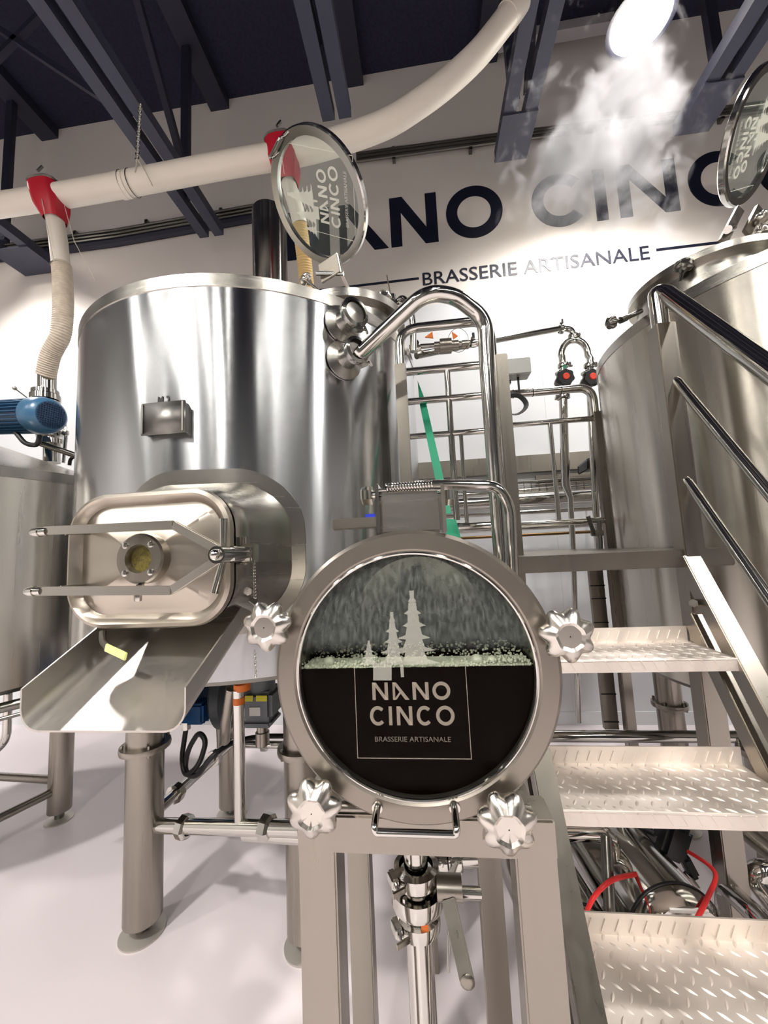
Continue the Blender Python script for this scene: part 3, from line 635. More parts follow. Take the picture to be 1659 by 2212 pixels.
# ------------------------------------------------------------------ overhead grain duct with red saddles and hoses
DYo = 2.0
dpts = [(-80, 455), (100, 428), (260, 400), (480, 358), (640, 330), (730, 306), (830, 270), (900, 228), (965, 180), (1030, 120), (1085, 52), (1120, 5), (1150, -50)]
dp = [P(x, y, DYo) for x, y in dpts]
du = thing('overhead_duct', 'long white plastic duct crossing under the joists and curving up to the right', 'duct', dp[3])
def smoothpath(p, k=6):
    out = []
    for i in range(len(p) - 1):
        p0, p1, p2, p3 = p[max(i - 1, 0)], p[i], p[i + 1], p[min(i + 2, len(p) - 1)]
        for j in range(k):
            t = j / k; out.append(.5 * ((2 * p1) + (-p0 + p2) * t + (2 * p0 - 5 * p1 + 4 * p2 - p3) * t * t + (-p0 + 3 * p1 - 3 * p2 + p3) * t ** 3))
    return out + [p[-1]]
MB().tube(smoothpath(dp), .068, 0, 32).build('duct_pipe', pvc, du)
for (a, c_) in (((258, 402), (278, 398)), ((1095, 38), (1105, 24))):
    A_, C__ = P(*a, DYo), P(*c_, DYo); MB().tube([A_, C__], .0715, 0, 32).build('duct_coupling', pvc, du)
for (px, py) in ((270, 399), (288, 396)): 
    c0 = P(px, py, DYo); MB().lathe([(.0712, -.003), (.074, 0), (.0712, .003)], c0, (dp[3] - dp[2]), 32).build('duct_strap', darksteel, du)
def saddle(label, top, mid, w_top, bot_w, parent=None):
    t = thing('duct_saddle', label, 'saddle', P(*mid, DYo))
    A_ = P(*top, DYo); B_ = P(*mid, DYo); d = (dp[3] - dp[2]).normalized(); yv = V((0, 1, 0))
    rl_ = []
    for f_, wx, wy in ((0, w_top, .086), (.3, w_top * .98, .086), (.55, w_top * .9, .08), (.8, w_top * .7, .07), (1, bot_w, .056)):
        c0 = A_.lerp(B_, f_); n8 = 16; rl_.append([c0 + d * wx * (abs(math.cos(a)) ** .7 * (1 if math.cos(a) > 0 else -1)) * (1 + .05 * math.cos(4 * a)) + yv * wy * (abs(math.sin(a)) ** .45 * (1 if math.sin(a) > 0 else -1)) for a in [2 * PI * k / n8 for k in range(n8)]])
    MB().rings(rl_, cap=False).build('saddle_body', red, t)
    b = MB()
    for i in range(3): b.tube([rl_[0][k] + V((0, 0, .004 * i)) for k in range(16)], .004, seg=6, closed=True)
    b.build('saddle_strap', darksteel, t)
    b = MB().cyl(A_ + V((0, -.07, .05)), A_ + V((.02, -.06, .09)), .008); b.build('strap_screw', darksteel, t)
    return t
s1 = saddle('red duct saddle feeding the hose of the left tank', (104, 408), (119, 478), .093, .05)
s2 = saddle('red duct saddle seen through the open glass lid', (608, 316), (624, 400), .088, .05)
MB().tube([P(603, 350, 2.07), P(612, 330, 2.07)], .01).build('strap_screw', darksteel, s2)
def ribbed(name, label, pts, r, mats, pitch=.014):
    p = smoothpath(pts, 40); L = 0; rr = []; q = [p[0]]
    # resample by pitch/4
    tot = []; acc = 0
    res = [p[0]]; step = pitch / 4
    for a, c_ in zip(p, p[1:]):
        d = (c_ - a).length; 
        while acc + d >= step:
            t = (step - acc) / d; a = a.lerp(c_, t); d = (c_ - a).length; res.append(a.copy()); acc = 0
        acc += d
    rad = [r * (1, 1.035, 1.07, 1.035)[i % 4] for i in range(len(res))]
    return MB().tube(res, rad, 0, 24)
h1 = thing('ribbed_hose', 'beige ribbed hose hanging from the left red saddle down to the left tank inlet', 'hose', P(100, 812, 2.05))
ribbed('', '', [P(133, 572, 2.02), P(136, 620, 2.02), P(136, 680, 2.02), P(130, 725, 2.03), P(110, 765, 2.05), P(99, 812, 2.08)], .05, None).build('hose_body', hosem, h1)
MB().tube([P(119, 474, 2.0), P(126, 520, 2.0), P(132, 575, 2.02)], .049, 0, 32).build('top_pipe', pvc, h1, 'white plastic pipe')
MB().lathe([(.05, -.006), (.056, 0), (.05, .006)], P(132, 577, 2.02), V((0, 0, 1)), 32).build('hose_clip', darksteel, h1)
h2 = thing('ribbed_hose', 'beige ribbed hose behind the open glass lid, dropping to the middle tank', 'hose', P(668, 610, 2.1))
ribbed('', '', [P(646, 478, 2.02), P(652, 520, 2.05), P(657, 560, 2.08), P(662, 612, 2.12), P(664, 640, 2.12)], .042, None).build('hose_body', mat('tan ribbed hose', (196, 166, 110), .55), h2)
MB().tube([P(623, 396, 2.0), P(640, 450, 2.0), P(648, 485, 2.02)], .043, 0, 32).build('top_pipe', pvc, h2, 'white plastic pipe')
def wire(label, pts, r=.002): return tag(MB().tube([V(p) for p in pts], r, seg=5).build('hanging_wire', mat('wire', (200, 196, 180), .4)), label, 'wire')
wire('thin pale cord running down beside the left duct drop', [P(90, 430, 1.92), P(118, 570, 1.95)]); wire('thin cord slanting down right of the left ribbed hose', [P(138, 440, 2.0), P(160, 520, 2.0), P(205, 605, 2.0)])
chain('steel chain looped from the joist around the white duct', P(303, 225, 1.95), P(296, 345, 1.95), n=22, r=.012, wire=.004)
wire('steel loop of the duct hanger around the white pipe', [P(296, 345, 1.93), P(292, 372, 1.93)], .004); wire('right strand of the duct hanger over the white pipe', [P(298, 345, 1.93), P(315, 372, 1.92), P(330, 402, 1.93)], .004)
# vent stack behind the tank
vsx = P(583, 530, 2.5); vt = P(583, 462, 2.5).z
tag(MB().lathe([(.001, vt - .01), (.118, vt - .01), (.122, vt), (.122, 2.41), (.001, 2.41)], (vsx.x, 2.5, 0), seg=64).build('vent_stack', M_tank('vent steel', 3, .2, (150, 148, 144))), 'dark mirror steel vent stack rising behind the middle tank', 'vent')

# ------------------------------------------------------------------ right tank
rx, ry, rr_ = 1.74, 1.90, .79
rt_ = thing('brewing_tank', 'large steel kettle at the right edge behind the stair handrails', 'tank', (rx, ry, 0))
shell(rt_, rx, ry, rr_, .88, 2.40, tank2, .12)
leg(rt_, 1.20, 2.22, .9, .60, .06); leg(rt_, 1.18, 1.62, .9, .66, .06); leg(rt_, 2.3, 1.6, .9, .6, .06); leg(rt_, 2.3, 2.2, .9, .6, .06)
RM = V((1.27, 1.72, 2.40))
rmc = MB().lathe([(.25, 0), (.25, .11), (.285, .11), (.285, .135), (.24, .135), (.24, 0)], RM, seg=80).build('manway_collar', satin_d, rt_)
star_knob(rmc, P(1480, 562, 1.5), V((-.3, -1, .5)), .034, n=6, stem=.04, m=darksteel)
k_ = P(1312, 700, 1.65)
star_knob(rmc, k_, V((-1, -.2, -.35)), .028, n=6, stem=.10, m=darksteel)
MB().cyl(P(1340, 692, 1.66), P(1352, 687, 1.67), .014).cyl(P(1352, 687, 1.67), P(1385, 672, 1.7), .01).build('swing_bolt', darksteel, rmc)
rl_t = thing('glass_lid', 'round glass lid with etched writing standing open at the right edge', 'lid', P(1578, 492, 1.45))
RC = V((1.593, 1.766, 3.251)); ra, re = math.radians(42), math.radians(-29)
rn = V((math.sin(ra) * math.cos(re), -math.cos(ra) * math.cos(re), math.sin(re)))
rn = -rn if rn.dot(V((0, 0, H)) - RC) < 0 else rn
lid_disc(rl_t, RC, rn, .25, 1, None)
rg = [o for o in rl_t.children if o.name.startswith('lid_glass')][0]
logo(rg, RC, rn, math.radians(-60), .25 * .86, etch)
for a, c_ in (((1598, 452), (1560, 525)), ((1640, 450), (1612, 505))):
    MB().bar(P(*a, 1.56), P(*c_, 1.52), .012, .035).build('hinge_arm', satin, rl_t)
MB().cyl(P(1572, 496, 1.5), P(1582, 492, 1.53), .014).build('hinge_pin', polish, rl_t)
for kk in range(2): star_knob(rmc, P(1652, 505 - kk * 30, 1.5), V((-.3, -.5, -.8)), .03, n=6, stem=.05)

# ------------------------------------------------------------------ platform, ladder stair and railings
PF = 1.412
pl = thing('access_platform', 'welded steel platform with railings and steep tread plate stair between the tanks', 'platform', (.6, 1.5, 0))
MB().box((.61, 1.825, PF - .027), (.66, 1.05, .054), None, .003).build('deck', satin, pl)
YA, RS, GO, TD, UP_ = 1.13, .2815, .1605, .20, .045
XL, XR = .268, .792
lug_pts = []
def lugs(b, x0, x1, y0, y1, z, dx=.034, dy=.02):
    r_ = 0; y = y0 + dy * .5
    while y < y1:
        x = x0 + (dx * .25 if r_ % 2 else dx * .75)
        k = r_ % 2
        while x < x1 - .008:
            a = math.radians(60 if (r_ % 2) else -40); ca, sa = math.cos(a), math.sin(a); L_, W_ = .0125, .0036
            vsn = []
            for (u, v_, h_) in ((-L_, 0, 0), (-L_ * .45, W_ * .8, 0), (0, W_, 0), (L_ * .45, W_ * .8, 0), (L_, 0, 0), (L_ * .45, -W_ * .8, 0), (0, -W_, 0), (-L_ * .45, -W_ * .8, 0), (-L_ * .6, 0, .0018), (0, 0, .0028), (L_ * .6, 0, .0018)):
                vsn.append(V((x + u * ca - v_ * sa, y + u * sa + v_ * ca, z + h_)))
            b._add(vsn, [(0, 1, 8), (1, 2, 9, 8), (2, 3, 10, 9), (3, 4, 10), (4, 5, 10), (5, 6, 9, 10), (6, 7, 8, 9), (7, 0, 8)])
            x += dx
        y += dy; r_ += 1
for k in range(5):
    y0, z = YA - GO * k, 1.13 - RS * k
    if z < .03: continue
    x0, x1 = XL, XR
    b = MB(); b.box(((x0 + x1) / 2, y0 + TD / 2, z - .002), (x1 - x0, TD, .004)); b.box(((x0 + x1) / 2, y0 + .002, z - .017), (x1 - x0, .004, .03), None); b.box(((x0 + x1) / 2, y0 + TD - .002, z + UP_ / 2), (x1 - x0, .004, UP_))
    b.tube([(x0, y0 + .003, z - .002), (x1, y0 + .003, z - .002)], .0035, seg=8)
    lugs(b, x0, x1, y0 + .002, y0 + TD - .004, z)
    # lugs wrap over the front lip and the rear upstand
    nx = int((x1 - x0) / .03)
    for i in range(nx):
        xx_ = x0 + .02 + i * .03
        b.bar((xx_ - .006, y0 - .0008, z - .002), (xx_ + .006, y0 - .0008, z - .024), .003, .003); b.bar((xx_ - .005, y0 + TD - .005, z + .008), (xx_ + .006, y0 + TD - .005, z + .034), .003, .002)
    b.build('tread', treadm, pl)
SL = RS / GO
def inc(y): return (H - .124) + SL * (y - 1.264) * .92
for (x, w_) in ((XL - .022, .05), (XR + .022, .05)):
    for o_, nm in ((0, 'stringer'), (-.175, 'stringer')):
        y_lo = 1.264 - (inc(1.264) + o_ - .0) / (SL * .92)
        MB().bar((x, max(y_lo, .35), inc(max(y_lo, .35)) + o_ - .025), (x, 1.315, inc(1.315) + o_ - .025), .05, .05, V((0, 0, 1)), .003).build(nm, satin, pl)
# posts: square tube
def sqpost(x, y, z0, z1, s=.05): return MB().box((x, y, (z0 + z1) / 2), (s, s, z1 - z0), None, .003).build('post', satin, pl)
p3 = V((.825, 1.32, 0)); zp3 = P(1452, 697, 1.30).z
sqpost(p3.x, p3.y, 0, zp3, .06)
p1x = P(868, 850, 1.5).x; p2x = P(1063, 850, 1.5).x + .012; zp1 = P(868, 790, 1.5).z; zp2 = P(1075, 770, 1.5).z
sqpost(p1x, 1.5, 0, zp1, .046); sqpost(p2x + .03, 1.5, 0, zp2, .046)
p4 = V((P(1300, 1000, 2.3).x, 2.3, 0)); zp4 = P(1295, 890, 2.3).z
sqpost(p4.x, 2.3, 0, zp4, .05)
sqpost(.33, 2.3, 0, PF, .05)
def rail(pts, r=.019, bend=.06, nm='handrail', m=None): return MB().tube([V(p) for p in pts], r, bend, 20).build(nm, m or polish, pl)
zt1 = P(950, 703, 1.5).z
rail([(p1x, 1.5, zp1 - .02), (p1x, 1.5, zt1), (p2x + .0, 1.5, zt1 + .0), (p2x + .0, 1.5, zp2 - .3)], .019, .08)
z2 = P(1180, 845, 2.3).z
rail([(P(1082, 850, 2.3).x, 2.3, z2), (p4.x - .01, 2.3, z2), (p4.x - .01, 2.3, zp4 - .02)], .024, .12)
for (yl, r_) in ((792, .016), (858, .014), (935, .012), (1140, .017)):
    z_ = P(950, yl, 1.5).z - (0 if yl != 792 else 0)
    if yl in (858, 935):   # these two run further back, behind the posts
        a, c_ = P(890, yl + 2, 1.52), P(1050, yl - 14, 1.52)
    a = V((p1x + .02, 1.52, z_)); c_ = V((p2x + .03, 1.52, z_)); MB().cyl(a, c_, r_, seg=16).build('rail', polish, pl)
for (px, y0_, y1_, r_) in ((965, 790, 1105, .0125), (995, 930, 1125, .008)):
    a = P(px, y0_, 1.52); MB().cyl(a, V((a.x, a.y, P(px, y1_ + 20, 1.52).z)), r_, seg=12).build('baluster', polish, pl)
for yl, r_ in ((912, .016), (1135, .018)):
    a = P(1090, yl + 7 if yl < 1000 else yl, 2.3); MB().cyl((a.x - .02, 2.3, a.z), (p4.x, 2.3, a.z), r_, seg=16).build('rail', polish, pl)
for px in (1092, 1188):
    a = P(px, 915, 2.3); MB().cyl(a, (a.x, a.y, P(px, 1135, 2.3).z), .0135, seg=12).build('baluster', polish, pl)
# stair handrails on the right
XH = .86
def hx(px, py): d = ray(px, py); t = XH / d.x; return V((0, 0, H)) + d * t
A_ = P(1440, 640, 1.30); B_ = hx(1659, 800); dB = (B_ - A_).normalized()
rail([(p3.x, 1.32, zp3 - .02), (p3.x, 1.32, A_.z + .03), A_ + V((0, .0, .01)), A_ + dB * 1.3], .027, .05)
for (pa, pb, r_) in (((1458, 818), (1659, 1062), .014), ((1480, 1032), (1659, 1290), .0135)):
    a = P(*pa, 1.30); c_ = P(*pb, 1.05); d = (c_ - a).normalized(); MB().tube([a + V((-.01, .05, .0)), a, a + d * 1.4], r_, .03, 20).build('handrail', polish, pl)
MB().cyl(P(1498, 1303, 1.28), P(1498, 1303, 1.25), .012, seg=6).build('bolt', polish, pl)

# low hoop rail near the sight glass vessel
plainpipe('hoop_pipe', 'slim bent pipe arching behind the hinge block of the sight glass vessel', [P(872, 1100, 1.12), P(900, 1047, 1.12), P(1075, 1049, 1.12), P(1103, 1095, 1.12), P(1110, 1300, 1.12)], .016, .06)
tag(MB().box(P(905, 1046, 1.095), (.022, .006, .02)).build('hanging_label', white), 'small white tag on the slim bent pipe', 'tag')

# green paddle
gp = thing('mash_paddle', 'green plastic paddle leaning between the middle tank and the railing', 'paddle', P(980, 1160, 1.36))
g0, g1 = P(902, 822, 1.58), P(966, 1110, 1.36)
dg_ = (g1 - g0).normalized()
sdv = dg_.cross(V((0, 1, 0))).normalized()
MB().prism([g0, g0 + dg_ * .12 - sdv * .014 * -1, g1 + sdv * .016, g1 - sdv * .016, g0 + dg_ * .12 - sdv * .012], (0, .012, 0)).build('handle', greenm, gp)
g2 = P(958, 1120, 1.34); 
MB().prism([P(955, 1120, 1.34), P(985, 1122, 1.34), P(1000, 1180, 1.32), P(962, 1180, 1.32)], (0, .012, 0)).build('blade', greenm, gp)

# ------------------------------------------------------------------ pipework against the wall, seen through the railings
def hline(label, px0, px1, py, Y, r, m=None, name='wall_pipe', slope=True):
    c0 = P((px0 + px1) / 2, py, Y); a, c_ = P(px0, py, Y), P(px1, py, Y)
    o = MB().cyl((a.x, Y, c0.z), (c_.x, Y, c0.z), r, seg=16).build(name, m or polish); return tag(o, label, 'pipe')
wc = P(1105, 1005, 3.36)
ct = thing('wall_channel', 'wide grey steel channel fixed along the back wall behind the railings', 'channel', (wc.x, 3.36, wc.z - .08))
MB().box((.9, 3.36, wc.z), (2.4, .03, .15)).build('channel_web', satin, ct); MB().box((.9, 3.34, wc.z - .075), (2.4, .07, .008)).build('channel_flange', satin, ct)
MB().box((1.2, 3.33, P(1150, 1040, 3.33).z), (.5, .03, .09)).build('cover_plate', satin, ct)
hline('upper polished pipe under the grey wall channel', 905, 1310, 1062, 3.2, .022)
hline('thin dark pipe just below the grey wall channel', 905, 1310, 1043, 3.3, .012, darksteel)
hline('thickest wrapped pipe on the back wall behind the railings', 905, 1310, 1082, 3.0, .05)
hline('narrow polished pipe under the thickest wall pipe', 905, 1310, 1108, 3.1, .017)
hline('narrow polished pipe level with the lower platform rail', 905, 1310, 1142, 3.1, .017)
hline('brown pipe, lowest of the wall pipes behind the railings', 905, 1310, 1157, 3.2, .012, copper)
# wire tray
wt_ = MB(); A_, C_ = P(1100, 1050, 3.1), P(1310, 1033, 3.1)
for k in range(4):
    wt_.cyl((A_.x, 3.1, A_.z - .06 + k * .03), (C_.x, 3.1, A_.z - .06 + k * .03), .003, seg=5)
for i in range(14):
    x = A_.x + (C_.x - A_.x) * i / 13; wt_.cyl((x, 3.1, A_.z - .06), (x, 3.1, A_.z + .03), .003, seg=5)
for x in (A_.x + .05, C_.x - .05): wt_.cyl((x, 3.1, A_.z - .06), (x, 3.38, A_.z - .06), .004, seg=5)
tag(wt_.build('wire_tray', darksteel), 'thin wire cable tray above the thickest wall pipe', 'tray')
cbun = MB()
for k in range(7): cbun.tube([P(1250, 1010 + k * 2, 3.0), P(1272, 992 + k * 3, 3.0), P(1300, 982 + k * 3, 2.6), P(1302, 990 + k * 3, 2.34)], .012, .02, 8)
tag(cbun.build('cable_bundle', blackm), 'black cable bundle behind the far railing post', 'cable')
# U-bend with two diaphragm valves
ub = thing('valve_manifold', 'upside-down U pipe with two black-knobbed valves behind the far handrail', 'pipework', P(1240, 1200, 2.6))
UY = 2.5
a1, a2 = P(1224, 800, UY), P(1270, 800, UY)
tu = [P(1218, 812, UY), P(1214, 770, UY)] + [P(1241 + 29 * math.cos(t), 768 + 34 * -math.sin(t), UY) for t in [PI - PI * k / 10 for k in range(11)]] + [P(1275, 775, UY), P(1274, 812, UY)]
MB().tube(tu, .021, 0, 20).build('u_bend', polish, ub)
MB().tube([P(900, 768, UY - .6), P(1030, 742, UY - .3), P(1215, 709, UY), P(1236, 712, UY), P(1239, 740, UY)], .019, .06, 16).build('supply_pipe', polish, ub)
clamp_at(ub, P(1212, 711, UY), V((1, 0, 0)), .024); clamp_at(ub, P(1238, 727, UY), V((0, 0, 1)), .024, wing=(1, -.3, 0))
for px in (1216, 1272):
    dx_ = px - 1216
    for py in (790, 808): clamp_at(ub, P(px + 1, py, UY), V((0, 0, 1)), .026 if py < 800 else .032, wing=(1 if py < 800 else -1, -.4, 0))
    bd = P(px - 2, 826, UY); MB().ball(bd, .05, (1, .9, .8), 2).build('valve_body', darksteel, ub)
    def mod7(t, r): return 1 - .12 * (0.5 + 0.5 * math.cos(7 * t))
    kb = MB().lathe([(.001, -.02), (.05, -.02), (.056, -.01), (.056, .012), (.03, .02), (.02, .05)], bd + V((-.005, -.07, .0)), V((0, 1, .1)), 56, False, mod7).build('hand_wheel', knobblack, ub)
    MB().lathe([(.001, -.005), (.018, -.005), (.021, 0), (.021, .004)], bd + V((-.005, -.092, .0)), V((0, 1, .1)), 24).build('cap', redcap, kb)
    MB().box(P(px, 797, UY) + V((0, -.03, 0)), (.02, .004, .03)).build('tape', greenm if px < 1240 else polish, ub)
MB().tube([P(1216, 845, UY), P(1222, 1050, UY), P(1232, 1075, UY), P(1238, 1190, UY), P(1250, 1560, UY)], [.026, .026, .017, .017, .015], 0, 16).build('drop_pipe', polish, ub)
MB().tube([P(1274, 845, UY), P(1282, 1000, UY), P(1292, 1190, UY)], .02, 0, 16).build('drop_pipe', polish, ub)
clamp_at(ub, P(1217, 858, UY), V((0, 0, 1)), .03)
# flow sensor left
fs = thing('flow_sensor', 'inline steel flow sensor with orange tags under the arch handrail', 'sensor', P(965, 765, 1.9))
FY = 1.9
MB().tube([P(884, 750, FY), P(1045, 738, FY)], .012).build('pipe', polish, fs)
MB().cyl(P(950, 749, FY), P(975, 747, FY), .038, seg=12).cyl(P(938, 750, FY), P(990, 746, FY), .026, seg=16).build('sensor_body', satin, fs)
MB().cyl(P(998, 745, FY), P(1012, 744, FY), .022, seg=16).build('union_nut', satin, fs)
clamp_at(fs, P(1022, 742, FY), V((1, 0, .05)), .016); clamp_at(fs, P(902, 752, FY), V((1, 0, .3)), .03)
MB().prism([P(918, 728, FY), P(934, 716, FY), P(936, 730, FY)], (0, .008, 0)).build('orange_tag', orange, fs); MB().prism([P(976, 716, FY), P(989, 725, FY), P(979, 732, FY)], (0, .008, 0)).build('orange_tag', orange, fs)
wl = [P(990 + 22 * math.cos(t), 735 + 26 * math.sin(t), FY - .02) for t in [2 * PI * k / 16 for k in range(16)]]
MB().tube(wl, .0015, seg=5, closed=True).build('wire_loop', darksteel, fs)
# stop button box
sb = thing('control_box', 'small grey control box with a red stop button on the far handrail', 'box', P(1108, 818, 2.25))
cb = P(1110, 799, 2.25); MB().box(cb, (.17, .1, .095), None, .004).build('box_body', mat('box grey', (150, 150, 146), .4, .6), sb)
MB().cyl(cb + V((-.05, 0, .045)), cb + V((-.05, 0, .065)), .012).build('button_neck', greyd, sb)
MB().cyl(cb + V((-.05, 0, .062)), cb + V((-.05, 0, .085)), .016, .021).build('stop_button', mat('button red', (190, 24, 30), .4), sb)
MB().cyl(cb + V((-.05, 0, -.05)), cb + V((-.05, 0, -.14)), .012).build('mount_stem', polish, sb); MB().box(cb + V((-.05, 0, -.075)), (.05, .03, .02)).build('mount_clamp', polish, sb)
MB().cyl(cb + V((.02, 0, -.045)), cb + V((.02, 0, -.13)), .006).build('cable_gland', blackm, sb)
coil = MB(); cc = P(1111, 876, 2.24)
for k in range(5):
    coil.tube([cc + V(((.056 + .004 * k) * math.cos(t), -.006 * k + .008 * math.sin(3 * t), (.05 + .003 * k) * math.sin(t))) for t in [2 * PI * i / 24 for i in range(24)]], .0035, seg=6, closed=True)
tag(coil.build('cable_coil', mat('grey cable', (70, 74, 74), .5)), 'coiled grey cable hanging from the far handrail under the control box', 'cable')
ties = MB()
zt_ = MB()
for i, px in enumerate((1108, 1121, 1150, 1211)):
    c0 = P(px, 851 - (px - 1108) * .09, 2.3); zt_.lathe([(.0245, -.002), (.0262, -.002), (.0262, .002), (.0245, .002)], V((c0.x, 2.3, z2)), V((1, 0, 0)), 20)
tag(zt_.build('cable_ties', blackm), 'black cable ties round the far handrail', 'cable tie')
# black cable column and duct beside post 4
plainpipe('black_cable', 'thick black cable running down beside the far railing post', [P(1322, 968, 2.34), P(1335, 1130, 2.34), P(1340, 1200, 2.34), P(1335, 1300, 2.34), P(1345, 1385, 2.34)], .017, .05, blackm, 'cable')
tray = thing('cable_duct', 'upright steel cable duct with black ties behind the stair', 'duct', P(1300, 1590, 2.4))
MB().box((P(1292, 1300, 2.4).x, 2.4, .9), (.075, .03, 1.0)).build('duct_body', satin, tray)
for py in (1265, 1293, 1345, 1440, 1500, 1560):
    c0 = P(1292, py, 2.38); MB().box((P(1292, 1300, 2.4).x, 2.385, c0.z), (.08, .008, .006)).build('cable_tie', blackm, tray)
plainpipe('standing_pipe', 'thin upright pipe behind the stair beside the cable duct', [P(1318, 1200, 2.35), (P(1318, 1200, 2.35).x, 2.35, .5)], .018, 0)
hp = P(1400, 1591, 2.0); tag(MB().cyl((.45, 2.0, hp.z), (1.95, 2.0, hp.z), .026, seg=20).build('drain_pipe', polish), 'level pipe running behind the lower stair treads', 'pipe')
vv = thing('lever_valve', 'small lever valve by the far railing post above the platform', 'valve', P(1290, 1150, 2.2))
MB().cyl(P(1294, 1125, 2.2), P(1298, 1190, 2.2), .012).build('pipe', darksteel, vv); MB().box(P(1290, 1152, 2.2), (.06, .03, .03), None, .004).build('valve_body', darksteel, vv); MB().bar(P(1284, 1155, 2.19), P(1270, 1115, 2.17), .012, .02).build('lever', darksteel, vv)

# ------------------------------------------------------------------ sight glass vessel in front
GX, GZ, GY, GR = -.03, 1.262, .62, .22
gv = thing('sight_glass_vessel', 'steel drum with big round glass front half full of dark beer, on a stand', 'vessel', (GX, .8, 0))
ax = V((0, 1, 0)); GC = V((GX, GY, GZ))
# body: double walled drum open at the front
MB().lathe([(.188, .02), (.2, .03), (.2, .40), (.18, .44), (.001, .47)], GC, ax, 96).build('drum_body', satin, gv)
MB().lathe([(.186, .02), (.186, .39), (.17, .425), (.001, .44)], GC, ax, 96).build('drum_lining', inner, gv)
MB().lathe([(.182, .006), (.182, -.004), (.19, -.009), (.214, -.009), (.22, -.002), (.22, .018), (.216, .022), (.19, .022), (.19, .006), (.182, .006)], GC, ax, 128).build('cover_ring', ringm, gv)
MB().lathe([(.214, .026), (.218, .03), (.218, .042), (.2, .044), (.2, .026)], GC, ax, 96).build('drum_flange', satin, gv)
MB().tube([GC + V((.1835 * math.cos(t), -.006, .1835 * math.sin(t))) for t in [2 * PI * k / 96 for k in range(96)]], .003, seg=8, closed=True).build('glass_bead', polish, gv)
gg = MB().lathe([(.001, 0), (.184, 0), (.184, .006), (.001, .006)], GC + V((0, -.001, 0)), ax, 96).build('sight_glass', wetglass, gv, 'wet round glass pane with etched mark')
# shift pane origin to its centre so the wet band follows the pane
gg.data.transform(Matrix.Translation(-(GC - OFF['sight_glass_vessel'] if 'sight_glass_vessel' in OFF else V((0, 0, 0)))))
gg.location = GC - OFF[gv.name]; OFF[gg.name] = GC
def u2(px, py): p_ = P(px, py, GY - .003); return p_.x, p_.z
# etched mark placed on the pane
def gfn(x, z): return V((x, GY - .0022, z))
gd = V((0, -.0003, 0))
def erow(chs, z0, z1, s):
    return letters_mesh([(c_, u2(a, (z0 + z1) / 2)[0], u2(b3, (z0 + z1) / 2)[0]) for c_, a, b3 in chs], u2(890, z1)[1], u2(890, z0)[1], s, gfn, gd)
erow([('N', 804, 838), ('A', 848, 884), ('N', 891, 926), ('O', 934, 973)], 1474, 1512, .0052).build('etched_word', etchd, gg)
erow([('C', 799, 830), ('I', 840, 847), ('N', 857, 891), ('C', 900, 931), ('O', 942, 982)], 1526, 1567, .0052).build('etched_word', etchd, gg)
text_mesh('BRASSERIE ARTISANALE', u2(810, 1598)[0], u2(974, 1598)[0], u2(890, 1603)[1], u2(890, 1592)[1], gfn, gd * .5).build('etched_caption', etchd, gg)
f = MB()
def line2(a, c_, w2=.0005):
    (x0, z0), (x1, z1) = u2(*a), u2(*c_)
    f.prism([gfn(min(x0, x1) - w2, min(z0, z1) - w2), gfn(max(x0, x1) + w2, min(z0, z1) - w2), gfn(max(x0, x1) + w2, max(z0, z1) + w2), gfn(min(x0, x1) - w2, max(z0, z1) + w2)], gd)
x0, _ = u2(769, 1540); x1, _ = u2(1012, 1540); zb0 = u2(890, 1639)[1]; zt0_ = u2(890, 1436)[1]
for a, c_ in (((x0, zb0), (x0, zt0_)), ((x1, zb0), (x1, zt0_)), ((x0, zb0), (x1, zb0))):
    w2 = .0006; f.prism([gfn(a[0] - w2, a[1] - w2), gfn(c_[0] + w2, a[1] - w2), gfn(c_[0] + w2, c_[1] + w2), gfn(a[0] - w2, c_[1] + w2)], gd)
f.build('etched_outline', etchd, gg)
t_ = MB()
def pineg(cx_, top, bot, hw, tiers):
    (x_, zt__), (_, zb__) = u2(cx_, top), u2(cx_, bot); hw = hw * .62 / FPX
    for i in range(tiers):
        za = zt__ - (zt__ - zb__) * i / tiers; zc = zt__ - (zt__ - zb__) * (i + 1) / tiers; wa = hw * (.10 + .34 * i / tiers); wb_ = hw * (i + 1.0) / tiers; wc_ = wb_ * (1 + .12 * math.sin(i * 2.1))
        t_.prism([gfn(x_ - wa, za), gfn(x_ + wa, za), gfn(x_ + wb_ * .5, zc + (za - zc) * .4), gfn(x_ + wb_, zc + (za - zc) * .12), gfn(x_ + wa, zc), gfn(x_ - wa, zc), gfn(x_ - wc_, zc + (za - zc) * .12), gfn(x_ - wc_ * .5, zc + (za - zc) * .4)], gd)
pineg(889, 1276, 1436, 52, 6); pineg(846, 1322, 1436, 34, 5); pineg(796, 1384, 1436, 22, 4)
t_.prism([gfn(*u2(806, 1470)), gfn(*u2(846, 1470)), gfn(*u2(846, 1434)), gfn(*u2(806, 1434))], gd); t_.prism([gfn(*u2(866, 1463)), gfn(*u2(873, 1463)), gfn(*u2(871, 1434)), gfn(*u2(864, 1434))], gd)
t_.build('etched_trees', etcht, gg)
